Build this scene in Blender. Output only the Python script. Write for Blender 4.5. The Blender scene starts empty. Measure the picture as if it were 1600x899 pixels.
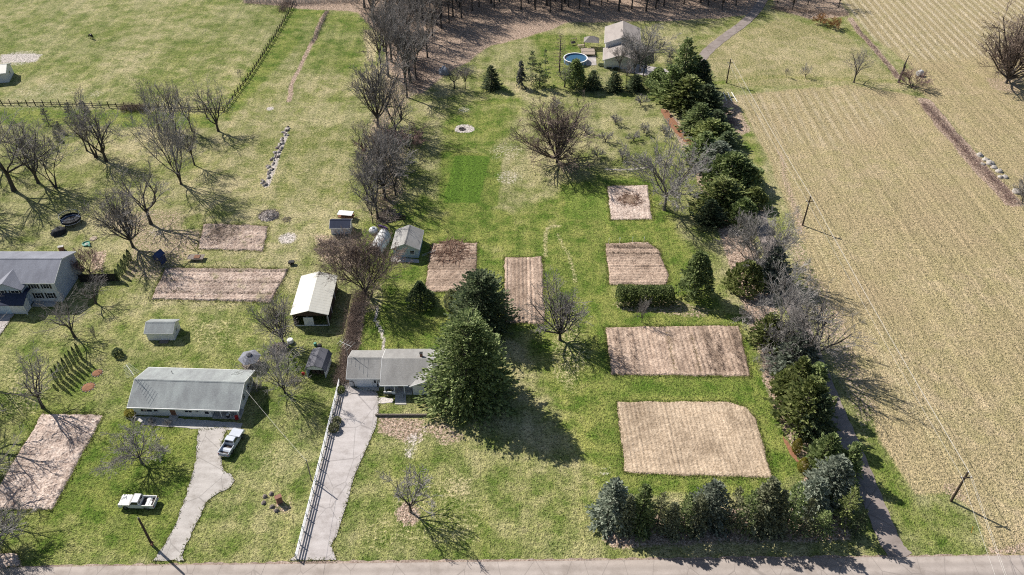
import bpy, bmesh, math, random
import numpy as np
from mathutils import Vector, Matrix

# ------------------------------------------------------------------ camera, sky, sun, exposure
R = math.radians
SC = bpy.context.scene
COL = SC.collection
CAM_H, CAM_PITCH, CAM_F = 104.0, R(40.0), 1250.0        # metres, tilt below the horizon, focal length in 1600-wide pixels
cam = bpy.data.objects.new('camera', bpy.data.cameras.new('camera'))
COL.objects.link(cam)
cam.location = (0, 0, CAM_H)
cam.rotation_euler = (R(90) - CAM_PITCH, 0, 0)
cam.data.sensor_width = 36.0
cam.data.lens = CAM_F / 1600.0 * 36.0
cam.data.clip_start = 1.0
cam.data.clip_end = 9000.0
SC.camera = cam

SUN_EL, SUN_FROM = R(41.0), (-0.793, 0.609)             # the sun stands behind and left of the fields
world = bpy.data.worlds.new('World'); SC.world = world; world.use_nodes = True
wn = world.node_tree
bg = wn.nodes['Background']; bg.inputs[1].default_value = 0.07
sky = wn.nodes.new('ShaderNodeTexSky'); sky.sky_type = 'NISHITA'; sky.sun_disc = False
sky.sun_elevation = SUN_EL; sky.sun_rotation = math.atan2(SUN_FROM[0], SUN_FROM[1])
wn.links.new(sky.outputs[0], bg.inputs[0])
sl = bpy.data.lights.new('sun', 'SUN'); sl.energy = 5.0; sl.angle = R(0.5); sl.color = (1.0, 0.95, 0.87)
sun = bpy.data.objects.new('sun', sl); COL.objects.link(sun); sun.location = (0, 0, 150)
sd = Vector((-SUN_FROM[0] * math.cos(SUN_EL), -SUN_FROM[1] * math.cos(SUN_EL), -math.sin(SUN_EL)))
sun.rotation_euler = sd.to_track_quat('-Z', 'Y').to_euler()
SC.view_settings.view_transform = 'Standard'; SC.view_settings.look = 'None'
SC.view_settings.exposure = 0.46; SC.view_settings.gamma = 1.0; SC.view_settings.use_curve_mapping = False
SC.render.engine = 'CYCLES'
SC.cycles.use_denoising = False
try: SC.cycles.denoiser = 'OPENIMAGEDENOISE'
except Exception: pass
SC.cycles.max_bounces = 5; SC.cycles.diffuse_bounces = 3; SC.cycles.glossy_bounces = 2
SC.cycles.transparent_max_bounces = 6; SC.cycles.caustics_reflective = False; SC.cycles.caustics_refractive = False
SC.cycles.pixel_filter_type = 'BLACKMAN_HARRIS'; SC.cycles.filter_width = 1.1

# ------------------------------------------------------------------ survey: where a spot of the aerial photograph lies on the ground
_c, _s = math.cos(CAM_PITCH), math.sin(CAM_PITCH)
def G(px, py, z=0.0):
    u = px - 800.0; v = py - 449.5
    t = (z - CAM_H) / (-CAM_F * _s - v * _c)
    return Vector((u * t, (CAM_F * _c - v * _s) * t, z))
def tall(px, py, ty):
    b = G(px, py).y; v = ty - 449.5
    return b * (v * _c + CAM_F * _s) / (v * _s - CAM_F * _c) + CAM_H
def ppm(px, py):
    return CAM_F / (G(px, py).y * _c + CAM_H * _s)

rng = random.Random(7)

# ------------------------------------------------------------------ object helpers
def tag(o, label=None, cat=None, group=None, kind=None):
    if label: o['label'] = label
    if cat: o['category'] = cat
    if group: o['group'] = group
    if kind: o['kind'] = kind
    return o
def empty(name, loc, rz=0.0):
    o = bpy.data.objects.new(name, None); COL.objects.link(o)
    o.location = loc; o.rotation_euler = (0, 0, rz); o.empty_display_size = 0.3
    return o
def obj(name, mesh, parent=None, loc=(0, 0, 0), rz=0.0):
    o = bpy.data.objects.new(name, mesh); COL.objects.link(o)
    o.location = loc; o.rotation_euler = (0, 0, rz)
    if parent: o.parent = parent
    return o
def mesh_np(name, V, F, mat, smooth=False):
    V = np.asarray(V, dtype=np.float32); F = np.asarray(F, dtype=np.int32)
    me = bpy.data.meshes.new(name)
    me.vertices.add(len(V)); me.vertices.foreach_set('co', V.ravel())
    n, k = F.shape
    me.loops.add(n * k); me.polygons.add(n)
    me.polygons.foreach_set('loop_start', np.arange(0, n * k, k, dtype=np.int32))
    me.loops.foreach_set('vertex_index', F.ravel())
    if smooth: me.polygons.foreach_set('use_smooth', np.ones(n, dtype=bool))
    me.update(calc_edges=True); me.materials.append(mat)
    return me
class MB:
    def __init__(s): s.v = []; s.f = []
    def add(s, vs, fs):
        b = len(s.v); s.v += [tuple(v) for v in vs]; s.f += [tuple(i + b for i in f) for f in fs]; return s
    def box(s, x0, x1, y0, y1, z0, z1):
        return s.add([(x0,y0,z0),(x1,y0,z0),(x1,y1,z0),(x0,y1,z0),(x0,y0,z1),(x1,y0,z1),(x1,y1,z1),(x0,y1,z1)],
                     [(0,3,2,1),(4,5,6,7),(0,1,5,4),(1,2,6,5),(2,3,7,6),(3,0,4,7)])
    def prism(s, poly, axis, a, b):
        """polygon given in the plane across axis, swept from a to b along it"""
        n = len(poly)
        def P(p, t): return {'x': (t, p[0], p[1]), 'y': (p[0], t, p[1]), 'z': (p[0], p[1], t)}[axis]
        vs = [P(p, a) for p in poly] + [P(p, b) for p in poly]
        fs = [tuple(range(n))[::-1], tuple(range(n, 2 * n))] + [(i, (i + 1) % n, n + (i + 1) % n, n + i) for i in range(n)]
        return s.add(vs, fs)
    def tube(s, p0, p1, r0, r1=None, n=8, caps=True):
        p0 = Vector(p0); p1 = Vector(p1); r1 = r0 if r1 is None else r1
        d = (p1 - p0).normalized(); a = d.orthogonal().normalized(); b = d.cross(a)
        vs = []
        for p, r in ((p0, r0), (p1, r1)):
            for i in range(n):
                t = 2 * math.pi * i / n; vs.append(p + a * (math.cos(t) * r) + b * (math.sin(t) * r))
        fs = [(i, (i + 1) % n, n + (i + 1) % n, n + i) for i in range(n)]
        if caps: fs += [tuple(range(n))[::-1], tuple(range(n, 2 * n))]
        return s.add(vs, fs)
    def path(s, pts, r, n=6):
        for a, b in zip(pts[:-1], pts[1:]): s.tube(a, b, r, r, n)
        return s
    def lathe(s, prof, n=16, c=(0, 0, 0), ring=False):
        vs = []; m = len(prof)
        for r, z in prof:
            for i in range(n):
                t = 2 * math.pi * i / n; vs.append((c[0] + math.cos(t) * r, c[1] + math.sin(t) * r, c[2] + z))
        fs = [(j * n + i, j * n + (i + 1) % n, (j + 1) * n + (i + 1) % n, (j + 1) * n + i) for j in range(m - 1) for i in range(n)]
        if ring: return s.add(vs, fs)
        if prof[0][0] > 1e-4: fs.append(tuple(range(n))[::-1])
        if prof[-1][0] > 1e-4: fs.append(tuple(range((m - 1) * n, m * n)))
        return s.add(vs, fs)
    def mesh(s, name, mat, bevel=0.0, smooth=False):
        me = bpy.data.meshes.new(name); me.from_pydata(s.v, [], s.f); me.materials.append(mat)
        if bevel:
            bm = bmesh.new(); bm.from_mesh(me); bmesh.ops.remove_doubles(bm, verts=bm.verts, dist=1e-5)
            bmesh.ops.bevel(bm, geom=list(bm.edges), offset=bevel, segments=1, affect='EDGES', clamp_overlap=True)
            bm.to_mesh(me); bm.free()
        if smooth:
            for p in me.polygons: p.use_smooth = True
        me.update(); return me
    def build(s, name, mat, parent=None, loc=(0, 0, 0), rz=0.0, bevel=0.0, smooth=False):
        return obj(name, s.mesh(name, mat, bevel, smooth), parent, loc, rz)
def copy_tree(o, parent=None):
    c = o.copy(); COL.objects.link(c); c.parent = parent
    for ch in list(o.children): copy_tree(ch, c)
    return c

# ------------------------------------------------------------------ materials
M = {}
def nodes_of(name):
    m = bpy.data.materials.new(name); m.use_nodes = True
    nt = m.node_tree; b = nt.nodes['Principled BSDF']; M[name] = m
    return m, nt, b
def N(nt, t, **kw):
    n = nt.nodes.new(t)
    for k, v in kw.items(): setattr(n, k, v)
    return n
def noise(nt, vec, scale, detail=4.0, rough=0.55):
    n = N(nt, 'ShaderNodeTexNoise'); n.inputs['Scale'].default_value = scale
    n.inputs['Detail'].default_value = detail; n.inputs['Roughness'].default_value = rough
    if vec is not None: nt.links.new(vec, n.inputs['Vector'])
    return n.outputs['Fac']
def ramp(nt, fac, stops):
    r = N(nt, 'ShaderNodeValToRGB'); e = r.color_ramp.elements
    while len(e) < len(stops): e.new(0.5)
    for i, (p, c) in enumerate(stops): e[i].position = p; e[i].color = (*c, 1)
    nt.links.new(fac, r.inputs[0]); return r.outputs[0]
def mixc(nt, fac, a, b, mode='MIX'):
    m = N(nt, 'ShaderNodeMix', data_type='RGBA', blend_type=mode)
    for i, v in ((0, fac), (6, a), (7, b)):
        if isinstance(v, (int, float)): m.inputs[i].default_value = v
        elif isinstance(v, tuple): m.inputs[i].default_value = (*v, 1)
        else: nt.links.new(v, m.inputs[i])
    return m.outputs[2]
def mth(nt, op, a, b=None, clamp=False):
    m = N(nt, 'ShaderNodeMath', operation=op, use_clamp=clamp)
    for i, v in ((0, a), (1, b)):
        if v is None: continue
        if isinstance(v, (int, float)): m.inputs[i].default_value = v
        else: nt.links.new(v, m.inputs[i])
    return m.outputs[0]
def remap(nt, v, a, b):
    m = N(nt, 'ShaderNodeMapRange'); nt.links.new(v, m.inputs[0])
    m.inputs[1].default_value = a; m.inputs[2].default_value = b; return m.outputs[0]
def mapping(nt, vec, scale=(1, 1, 1), rot=(0, 0, 0)):
    m = N(nt, 'ShaderNodeMapping'); m.inputs['Scale'].default_value = scale; m.inputs['Rotation'].default_value = rot
    nt.links.new(vec, m.inputs['Vector']); return m.outputs[0]
def bump(nt, b, h, strength=0.5, dist=0.05):
    n = N(nt, 'ShaderNodeBump'); n.inputs['Strength'].default_value = strength; n.inputs['Distance'].default_value = dist
    nt.links.new(h, n.inputs['Height']); nt.links.new(n.outputs[0], b.inputs['Normal'])
def simple(name, c0, c1=None, scale=3.0, rough=0.7, metal=0.0, bmp=0.0, bscale=20.0, spec=0.3, stretch=(1, 1, 1)):
    m, nt, b = nodes_of(name)
    tc = N(nt, 'ShaderNodeTexCoord').outputs['Object']
    c1 = c1 or tuple(x * 0.75 for x in c0)
    f = noise(nt, mapping(nt, tc, stretch), scale, 5, 0.6)
    nt.links.new(ramp(nt, f, [(0.34, c1), (0.66, c0)]), b.inputs['Base Color'])
    b.inputs['Roughness'].default_value = rough; b.inputs['Metallic'].default_value = metal
    b.inputs['Specular IOR Level'].default_value = spec
    if bmp: bump(nt, b, noise(nt, mapping(nt, tc, stretch), bscale, 3), bmp, 0.03)
    return m
simple('bark', (0.105, 0.09, 0.08), (0.04, 0.034, 0.03), 6, 0.9, bmp=0.6, bscale=8)
simple('bark_pale', (0.24, 0.21, 0.18), (0.10, 0.088, 0.077), 6, 0.9, bmp=0.6, bscale=8)
simple('twig', (0.30, 0.275, 0.26), (0.15, 0.135, 0.125), 4, 0.9)
simple('twig_brown', (0.28, 0.215, 0.18), (0.13, 0.095, 0.08), 4, 0.9)
simple('twig_grey', (0.38, 0.355, 0.335), (0.21, 0.195, 0.185), 4, 0.9)
simple('twig_red', (0.30, 0.195, 0.18), (0.15, 0.095, 0.09), 4, 0.9)
simple('twig_orange', (0.42, 0.23, 0.09), (0.24, 0.12, 0.05), 4, 0.9)
simple('dead_plant', (0.30, 0.24, 0.18), (0.10, 0.075, 0.055), 3, 0.95)
simple('white_paint', (0.80, 0.80, 0.79), (0.68, 0.68, 0.67), 1.5, 0.5)
simple('white_vinyl', (0.82, 0.82, 0.82), (0.72, 0.72, 0.71), 2, 0.4)
simple('trim_white', (0.78, 0.78, 0.77), (0.66, 0.66, 0.65), 2, 0.5)
simple('door_white', (0.74, 0.75, 0.77), (0.66, 0.67, 0.69), 1, 0.5)
simple('metal_roof_white', (0.62, 0.605, 0.545), (0.54, 0.525, 0.47), 0.35, 0.5, bmp=0.15, bscale=6, stretch=(3, 0.4, 1))
simple('barn_brown', (0.10, 0.065, 0.05), (0.05, 0.032, 0.026), 2, 0.85, stretch=(8, 8, 0.6))
simple('dark_interior', (0.03, 0.027, 0.025), (0.015, 0.014, 0.013), 2, 0.95)
simple('wood_dark', (0.11, 0.08, 0.06), (0.05, 0.036, 0.028), 5, 0.9, bmp=0.3, stretch=(1, 1, 6))
simple('wood_grey', (0.27, 0.23, 0.20), (0.15, 0.125, 0.105), 5, 0.9, bmp=0.3)
simple('wood_pale', (0.42, 0.34, 0.26), (0.29, 0.23, 0.17), 5, 0.85, bmp=0.3)
simple('pole_wood', (0.085, 0.06, 0.045), (0.045, 0.032, 0.025), 5, 0.9, bmp=0.3, stretch=(6, 6, 0.5))
simple('post_and_shade_black', (0.035, 0.03, 0.028), (0.02, 0.018, 0.016), 5, 0.9)  # dark pasture posts; also the painted shade on the board fence
simple('brick_red', (0.30, 0.15, 0.11), (0.20, 0.10, 0.075), 9, 0.9, bmp=0.4)
simple('stone', (0.50, 0.46, 0.42), (0.27, 0.245, 0.22), 2.5, 0.9, bmp=0.7, bscale=6)
simple('stone_dark', (0.26, 0.22, 0.20), (0.11, 0.09, 0.08), 2.5, 0.9, bmp=0.7, bscale=6)
simple('concrete', (0.50, 0.48, 0.45), (0.38, 0.36, 0.335), 1.2, 0.9, bmp=0.15)
simple('steel', (0.45, 0.46, 0.47), (0.35, 0.36, 0.37), 3, 0.35, 0.8)
simple('aluminium_wire', (0.62, 0.60, 0.56), (0.52, 0.50, 0.47), 1, 0.45)
simple('black_metal', (0.02, 0.02, 0.022), (0.012, 0.012, 0.013), 3, 0.5)
simple('rubber', (0.018, 0.018, 0.019), (0.010, 0.010, 0.010), 3, 0.85)
simple('truck_white', (0.74, 0.73, 0.70), (0.66, 0.65, 0.62), 1.4, 0.25, spec=0.5)
simple('truck_silver', (0.60, 0.63, 0.68), (0.54, 0.57, 0.62), 1.4, 0.22, 0.2, spec=0.5)
simple('car_dark', (0.06, 0.02, 0.025), (0.045, 0.015, 0.02), 1.4, 0.2, spec=0.5)
simple('chrome', (0.62, 0.62, 0.63), (0.5, 0.5, 0.51), 3, 0.15, 0.9)
simple('bed_liner', (0.07, 0.055, 0.05), (0.04, 0.034, 0.03), 5, 0.9)
simple('red_plastic', (0.45, 0.04, 0.035), (0.35, 0.03, 0.03), 3, 0.4)
simple('amber', (0.6, 0.25, 0.03), (0.5, 0.2, 0.02), 3, 0.3)
simple('teal_plastic', (0.10, 0.33, 0.24), (0.07, 0.24, 0.18), 3, 0.5)
simple('blue_tarp', (0.035, 0.06, 0.16), (0.022, 0.038, 0.105), 2, 0.55)
simple('black_net', (0.025, 0.027, 0.034), (0.014, 0.015, 0.018), 4, 0.8)
simple('pad_blue', (0.20, 0.25, 0.36), (0.14, 0.18, 0.27), 4, 0.6)
simple('white_tarp', (0.72, 0.72, 0.71), (0.50, 0.50, 0.49), 1.3, 0.5, bmp=0.5, bscale=3)
simple('grey_tarp', (0.30, 0.33, 0.39), (0.20, 0.22, 0.27), 1.3, 0.6, bmp=0.5, bscale=3)
simple('purple_plastic', (0.12, 0.07, 0.22), (0.09, 0.05, 0.17), 3, 0.45)
simple('rust', (0.26, 0.13, 0.075), (0.13, 0.065, 0.045), 4, 0.9, bmp=0.4)
simple('horse_coat', (0.022, 0.018, 0.016), (0.013, 0.011, 0.010), 4, 0.6)
simple('mulch', (0.32, 0.155, 0.085), (0.17, 0.085, 0.05), 3, 0.95, bmp=0.8, bscale=9)
simple('ash', (0.55, 0.49, 0.45), (0.33, 0.285, 0.255), 2, 0.95, bmp=0.6, bscale=6)
simple('pool_liner', (0.16, 0.30, 0.46), (0.12, 0.24, 0.38), 2, 0.5)
simple('deck_wood', (0.40, 0.33, 0.27), (0.28, 0.225, 0.18), 4, 0.85, bmp=0.3, stretch=(8, 1, 1))
simple('leaf_gold', (0.30, 0.25, 0.05), (0.17, 0.14, 0.03), 3, 0.8)
m, nt, b = nodes_of('glass_dark')
b.inputs['Base Color'].default_value = (0.018, 0.021, 0.026, 1); b.inputs['Roughness'].default_value = 0.08
m, nt, b = nodes_of('water')
b.inputs['Base Color'].default_value = (0.04, 0.11, 0.19, 1); b.inputs['Roughness'].default_value = 0.25; b.inputs['Specular IOR Level'].default_value = 0.3
bump(nt, b, noise(nt, N(nt, 'ShaderNodeTexCoord').outputs['Object'], 2.0, 3), 0.15, 0.1)

def siding(name, c, lap=0.2):
    m, nt, b = nodes_of(name)
    tc = N(nt, 'ShaderNodeTexCoord').outputs['Object']
    f = noise(nt, tc, 0.8, 4)
    nt.links.new(ramp(nt, f, [(0.3, tuple(x * 0.86 for x in c)), (0.7, c)]), b.inputs['Base Color'])
    b.inputs['Roughness'].default_value = 0.6
    sep = N(nt, 'ShaderNodeSeparateXYZ'); nt.links.new(tc, sep.inputs[0])
    saw = mth(nt, 'FRACT', mth(nt, 'DIVIDE', sep.outputs[2], lap))
    bump(nt, b, saw, 0.3, 0.02)
    return m
siding('siding_white', (0.74, 0.745, 0.75)); siding('siding_blue', (0.42, 0.50, 0.60)); siding('siding_powder', (0.50, 0.61, 0.68))
siding('siding_slate', (0.42, 0.47, 0.56)); siding('siding_tan', (0.68, 0.70, 0.72))

def shingles(name, c, dark, streak=0.5, course=0.28):
    m, nt, b = nodes_of(name)
    tc = N(nt, 'ShaderNodeTexCoord').outputs['Object']
    big = noise(nt, mapping(nt, tc, (0.5, 0.18, 0.4)), 1.0, 5, 0.65)
    fine = noise(nt, mapping(nt, tc, (2.2, 4, 4)), 2.2, 3, 0.7)
    sep = N(nt, 'ShaderNodeSeparateXYZ'); nt.links.new(tc, sep.inputs[0])
    crs = mth(nt, 'FRACT', mth(nt, 'DIVIDE', sep.outputs[2], course * 0.45))
    c1 = ramp(nt, big, [(0.3, dark), (0.7, c)])
    c2 = mixc(nt, 0.55, c1, ramp(nt, fine, [(0.25, (0.45, 0.45, 0.45)), (0.75, (1.3, 1.3, 1.3))]), 'MULTIPLY')
    c3 = mixc(nt, 0.22, c2, ramp(nt, crs, [(0.0, (0.35, 0.35, 0.35)), (0.25, (1, 1, 1))]), 'MULTIPLY')
    nt.links.new(c3, b.inputs['Base Color']); b.inputs['Roughness'].default_value = 0.9
    bump(nt, b, mth(nt, 'ADD', crs, fine), 0.5, 0.02)
    return m
shingles('shingle_grey', (0.37, 0.36, 0.345), (0.25, 0.24, 0.23))
shingles('shingle_green', (0.38, 0.41, 0.40), (0.23, 0.24, 0.245))
shingles('shingle_slate', (0.26, 0.27, 0.315), (0.17, 0.175, 0.21))
shingles('shingle_dark', (0.15, 0.15, 0.175), (0.09, 0.09, 0.105))
shingles('shingle_tan', (0.40, 0.355, 0.325), (0.31, 0.27, 0.25))
shingles('shingle_taupe', (0.30, 0.27, 0.25), (0.20, 0.18, 0.165))
shingles('roof_navy', (0.035, 0.045, 0.085), (0.022, 0.03, 0.06))

def foliage(name, dark, mid, light):
    m, nt, b = nodes_of(name)
    g = N(nt, 'ShaderNodeNewGeometry'); oi = N(nt, 'ShaderNodeObjectInfo')
    col = ramp(nt, g.outputs['Random Per Island'], [(0.0, dark), (0.45, mid), (1.0, light)])
    hs = N(nt, 'ShaderNodeHueSaturation'); nt.links.new(col, hs.inputs['Color'])
    nt.links.new(remap(nt, oi.outputs['Random'], -0.6, 1.2), hs.inputs['Value'])
    hs.inputs['Value'].default_value = 1.0
    mr = N(nt, 'ShaderNodeMapRange'); nt.links.new(oi.outputs['Random'], mr.inputs[0])
    mr.inputs[3].default_value = 0.8; mr.inputs[4].default_value = 1.2; nt.links.new(mr.outputs[0], hs.inputs['Value'])
    nt.links.new(hs.outputs[0], b.inputs['Base Color'])
    b.inputs['Roughness'].default_value = 0.65; b.inputs['Specular IOR Level'].default_value = 0.25
    tr = N(nt, 'ShaderNodeBsdfTranslucent'); nt.links.new(hs.outputs[0], tr.inputs[0])
    mx = N(nt, 'ShaderNodeMixShader'); mx.inputs[0].default_value = 0.42
    out = nt.nodes['Material Output']
    nt.links.new(b.outputs[0], mx.inputs[1]); nt.links.new(tr.outputs[0], mx.inputs[2]); nt.links.new(mx.outputs[0], out.inputs[0])
    return m
foliage('needle_green', (0.05, 0.075, 0.03), (0.17, 0.225, 0.08), (0.40, 0.46, 0.20))
foliage('needle_dark', (0.035, 0.055, 0.032), (0.105, 0.145, 0.07), (0.25, 0.29, 0.15))
foliage('needle_blue', (0.075, 0.095, 0.07), (0.20, 0.235, 0.175), (0.42, 0.455, 0.36))
foliage('needle_bright', (0.06, 0.085, 0.028), (0.20, 0.24, 0.075), (0.42, 0.45, 0.18))
foliage('needle_olive', (0.09, 0.095, 0.05), (0.21, 0.22, 0.115), (0.40, 0.41, 0.22))
foliage('needle_purple', (0.04, 0.045, 0.042), (0.09, 0.095, 0.085), (0.19, 0.19, 0.17))
foliage('needle_frost', (0.085, 0.095, 0.055), (0.23, 0.245, 0.145), (0.45, 0.46, 0.29))
foliage('needle_gold', (0.16, 0.15, 0.03), (0.28, 0.25, 0.05), (0.42, 0.37, 0.10))
foliage('leaf_litter', (0.13, 0.07, 0.045), (0.26, 0.155, 0.11), (0.42, 0.29, 0.22))

# the ground: what grows or lies on it is held in two colour layers of the terrain sheet
def ground_material():
    m, nt, b = nodes_of('ground_cover')
    pos = N(nt, 'ShaderNodeNewGeometry').outputs['Position']
    z1 = N(nt, 'ShaderNodeVertexColor'); z1.layer_name = 'zone_a'
    z2 = N(nt, 'ShaderNodeVertexColor'); z2.layer_name = 'zone_b'
    s1 = N(nt, 'ShaderNodeSeparateColor'); nt.links.new(z1.outputs[0], s1.inputs[0])
    s2 = N(nt, 'ShaderNodeSeparateColor'); nt.links.new(z2.outputs[0], s2.inputs[0])
    lush, leaf, hay = s1.outputs; bare, stripe, worn = s2.outputs
    n_big = noise(nt, pos, 0.045, 4, 0.6)
    n_mid = noise(nt, pos, 0.23, 5, 0.7)
    n_tuft = noise(nt, pos, 1.9, 3, 0.7)
    n_fine = noise(nt, pos, 4.4, 2, 0.6)
    n_str = noise(nt, mapping(nt, pos, (1.0, 0.12, 1.0)), 1.1, 4, 0.7)
    # crunchy tuft pattern: pale dry blades over dark gaps
    tuft = mth(nt, 'ADD', mth(nt, 'MULTIPLY', n_tuft, 0.5), mth(nt, 'MULTIPLY', n_fine, 0.5))
    dry = mth(nt, 'ADD', mth(nt, 'MULTIPLY', n_mid, 0.55), mth(nt, 'MULTIPLY', n_big, 0.45))
    past = mixc(nt, remap(nt, dry, 0.42, 0.59), (0.19, 0.205, 0.072), (0.385, 0.345, 0.20))
    lushc = mixc(nt, remap(nt, n_mid, 0.38, 0.60), (0.095, 0.15, 0.025), (0.24, 0.255, 0.075))
    lfac = remap(nt, mth(nt, 'ADD', lush, mth(nt, 'MULTIPLY', mth(nt, 'SUBTRACT', dry, 0.5), -1.3)), 0.18, 0.72)
    lushc = mixc(nt, remap(nt, lush, 0.98, 1.18), lushc, mixc(nt, n_mid, (0.065, 0.13, 0.015), (0.13, 0.20, 0.035)))
    col = mixc(nt, lfac, past, lushc)
    mow = noise(nt, mapping(nt, pos, (1.0, 0.05, 1.0), (0, 0, R(2))), 0.55, 3, 0.6)
    col = mixc(nt, 0.6, col, ramp(nt, mow, [(0.36, (0.76, 0.80, 0.76)), (0.5, (1, 1, 1)), (0.64, (1.2, 1.16, 1.14))]), 'MULTIPLY')
    yard = noise(nt, pos, 0.018, 2, 0.5)
    col = mixc(nt, 0.8, col, ramp(nt, yard, [(0.36, (0.80, 0.86, 0.74)), (0.62, (1.14, 1.10, 1.12))]), 'MULTIPLY')
    hayc = mixc(nt, remap(nt, n_str, 0.34, 0.68), (0.405, 0.305, 0.20), (0.585, 0.455, 0.325))
    hayc = mixc(nt, mth(nt, 'MULTIPLY', remap(nt, dry, 0.46, 0.60), 0.55), (0.335, 0.29, 0.15), hayc)
    hayc = mixc(nt, remap(nt, n_big, 0.36, 0.60), (0.385, 0.305, 0.185), hayc)
    lines = noise(nt, mapping(nt, pos, (1.0, 0.012, 1.0), (0, 0, R(3.6))), 0.9, 4, 0.75)
    hayc = mixc(nt, 0.62, hayc, ramp(nt, lines, [(0.36, (0.68, 0.69, 0.66)), (0.5, (1, 1, 1)), (0.62, (1.22, 1.2, 1.2))]), 'MULTIPLY')
    hfac = remap(nt, mth(nt, 'ADD', hay, mth(nt, 'MULTIPLY', mth(nt, 'SUBTRACT', n_tuft, 0.5), 0.9)), 0.30, 0.70)
    col = mixc(nt, hfac, col, hayc)
    # cut rows of the far field
    sx = N(nt, 'ShaderNodeSeparateXYZ'); nt.links.new(mapping(nt, pos, (1, 1, 1), (0, 0, R(1.5))), sx.inputs[0])
    wob = mth(nt, 'ADD', sx.outputs[0], mth(nt, 'MULTIPLY', n_mid, 0.35))
    wav = mth(nt, 'ADD', mth(nt, 'MULTIPLY', mth(nt, 'SINE', mth(nt, 'MULTIPLY', wob, 2.35)), 0.5), 0.5)
    rowc = mixc(nt, remap(nt, wav, 0.45, 0.85), (0.31, 0.255, 0.15), (0.60, 0.515, 0.39))
    col = mixc(nt, mth(nt, 'MULTIPLY', stripe, remap(nt, n_mid, 0.25, 0.6)), col, rowc)
    # worn, yellow-dry turf
    wfac = remap(nt, mth(nt, 'ADD', worn, mth(nt, 'MULTIPLY', mth(nt, 'SUBTRACT', n_tuft, 0.5), 1.2)), 0.35, 0.75)
    col = mixc(nt, wfac, col, mixc(nt, n_mid, (0.42, 0.36, 0.19), (0.54, 0.45, 0.31)))
    # fallen leaves
    lf = noise(nt, pos, 2.6, 4, 0.75)
    leafc = ramp(nt, lf, [(0.32, (0.13, 0.085, 0.06)), (0.47, (0.34, 0.245, 0.19)), (0.66, (0.58, 0.465, 0.385))])
    ffac = remap(nt, mth(nt, 'ADD', leaf, mth(nt, 'MULTIPLY', mth(nt, 'SUBTRACT', n_tuft, 0.5), 1.4)), 0.34, 0.70)
    col = mixc(nt, ffac, col, leafc)
    # bare dirt, gravel, ash
    barec = mixc(nt, remap(nt, n_fine, 0.3, 0.7), (0.42, 0.37, 0.34), (0.58, 0.53, 0.50))
    bfac = remap(nt, mth(nt, 'ADD', bare, mth(nt, 'MULTIPLY', mth(nt, 'SUBTRACT', n_tuft, 0.5), 1.1)), 0.36, 0.66)
    col = mixc(nt, bfac, col, barec)
    # blade-scale light and dark
    col = mixc(nt, 1.0, col, ramp(nt, tuft, [(0.36, (0.26, 0.28, 0.24)), (0.49, (0.94, 0.94, 0.92)), (0.63, (1.58, 1.55, 1.50))]), 'MULTIPLY')
    nt.links.new(col, b.inputs['Base Color']); b.inputs['Roughness'].default_value = 0.95
    b.inputs['Specular IOR Level'].default_value = 0.1
    bump(nt, b, tuft, 1.0, 0.5)
    return m
ground_material()

def soil(name, dark, pale, grass=(0.20, 0.22, 0.06), gr=0.0, chip=0.0, tilled=0.0):
    m, nt, b = nodes_of(name)
    pos = N(nt, 'ShaderNodeNewGeometry').outputs['Position']
    a = noise(nt, pos, 0.55, 5, 0.7); f = noise(nt, pos, 3.4, 2, 0.6)
    t = mth(nt, 'ADD', mth(nt, 'MULTIPLY', a, 0.4), mth(nt, 'MULTIPLY', f, 0.6))
    col = ramp(nt, t, [(0.35, dark), (0.5, tuple((x + y) / 2 for x, y in zip(dark, pale))), (0.64, pale)])
    damp = noise(nt, pos, 0.16, 4, 0.6)
    col = mixc(nt, 0.7, col, ramp(nt, damp, [(0.36, (0.62, 0.60, 0.58)), (0.52, (1.0, 1.0, 1.0)), (0.66, (1.14, 1.13, 1.12))]), 'MULTIPLY')
    vc = N(nt, 'ShaderNodeVertexColor'); vc.layer_name = 'tillage'; sv = N(nt, 'ShaderNodeSeparateColor'); nt.links.new(vc.outputs[0], sv.inputs[0])
    if tilled: col = mixc(nt, tilled, col, ramp(nt, sv.outputs[0], [(0.0, (0.62, 0.60, 0.58)), (0.5, (1.0, 1.0, 1.0)), (1.0, (1.16, 1.15, 1.14))]), 'MULTIPLY')
    if chip:
        v = N(nt, 'ShaderNodeTexVoronoi'); v.inputs['Scale'].default_value = 1.6; nt.links.new(pos, v.inputs['Vector'])
        col = mixc(nt, mth(nt, 'MULTIPLY', remap(nt, v.outputs['Distance'], 0.28, 0.12), chip), col, (0.09, 0.07, 0.055))
    if gr:
        g = noise(nt, pos, 0.35, 4, 0.7)
        col = mixc(nt, mth(nt, 'MULTIPLY', remap(nt, g, 0.55, 0.68), gr), col, grass)
    nt.links.new(col, b.inputs['Base Color']); b.inputs['Roughness'].default_value = 0.95
    b.inputs['Specular IOR Level'].default_value = 0.1
    bump(nt, b, t, 0.9, 0.25)
    return m
soil('soil_tan', (0.27, 0.20, 0.135), (0.60, 0.475, 0.35), tilled=0.25)
soil('soil_pink', (0.20, 0.14, 0.105), (0.57, 0.44, 0.345), gr=0.0, tilled=0.8)
soil('soil_pale', (0.26, 0.185, 0.15), (0.72, 0.60, 0.52), chip=0.6)
soil('soil_litter', (0.22, 0.155, 0.125), (0.60, 0.49, 0.415), gr=0.35, tilled=0.6)
soil('gravel', (0.46, 0.415, 0.385), (0.68, 0.63, 0.60), gr=0.0)

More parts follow.
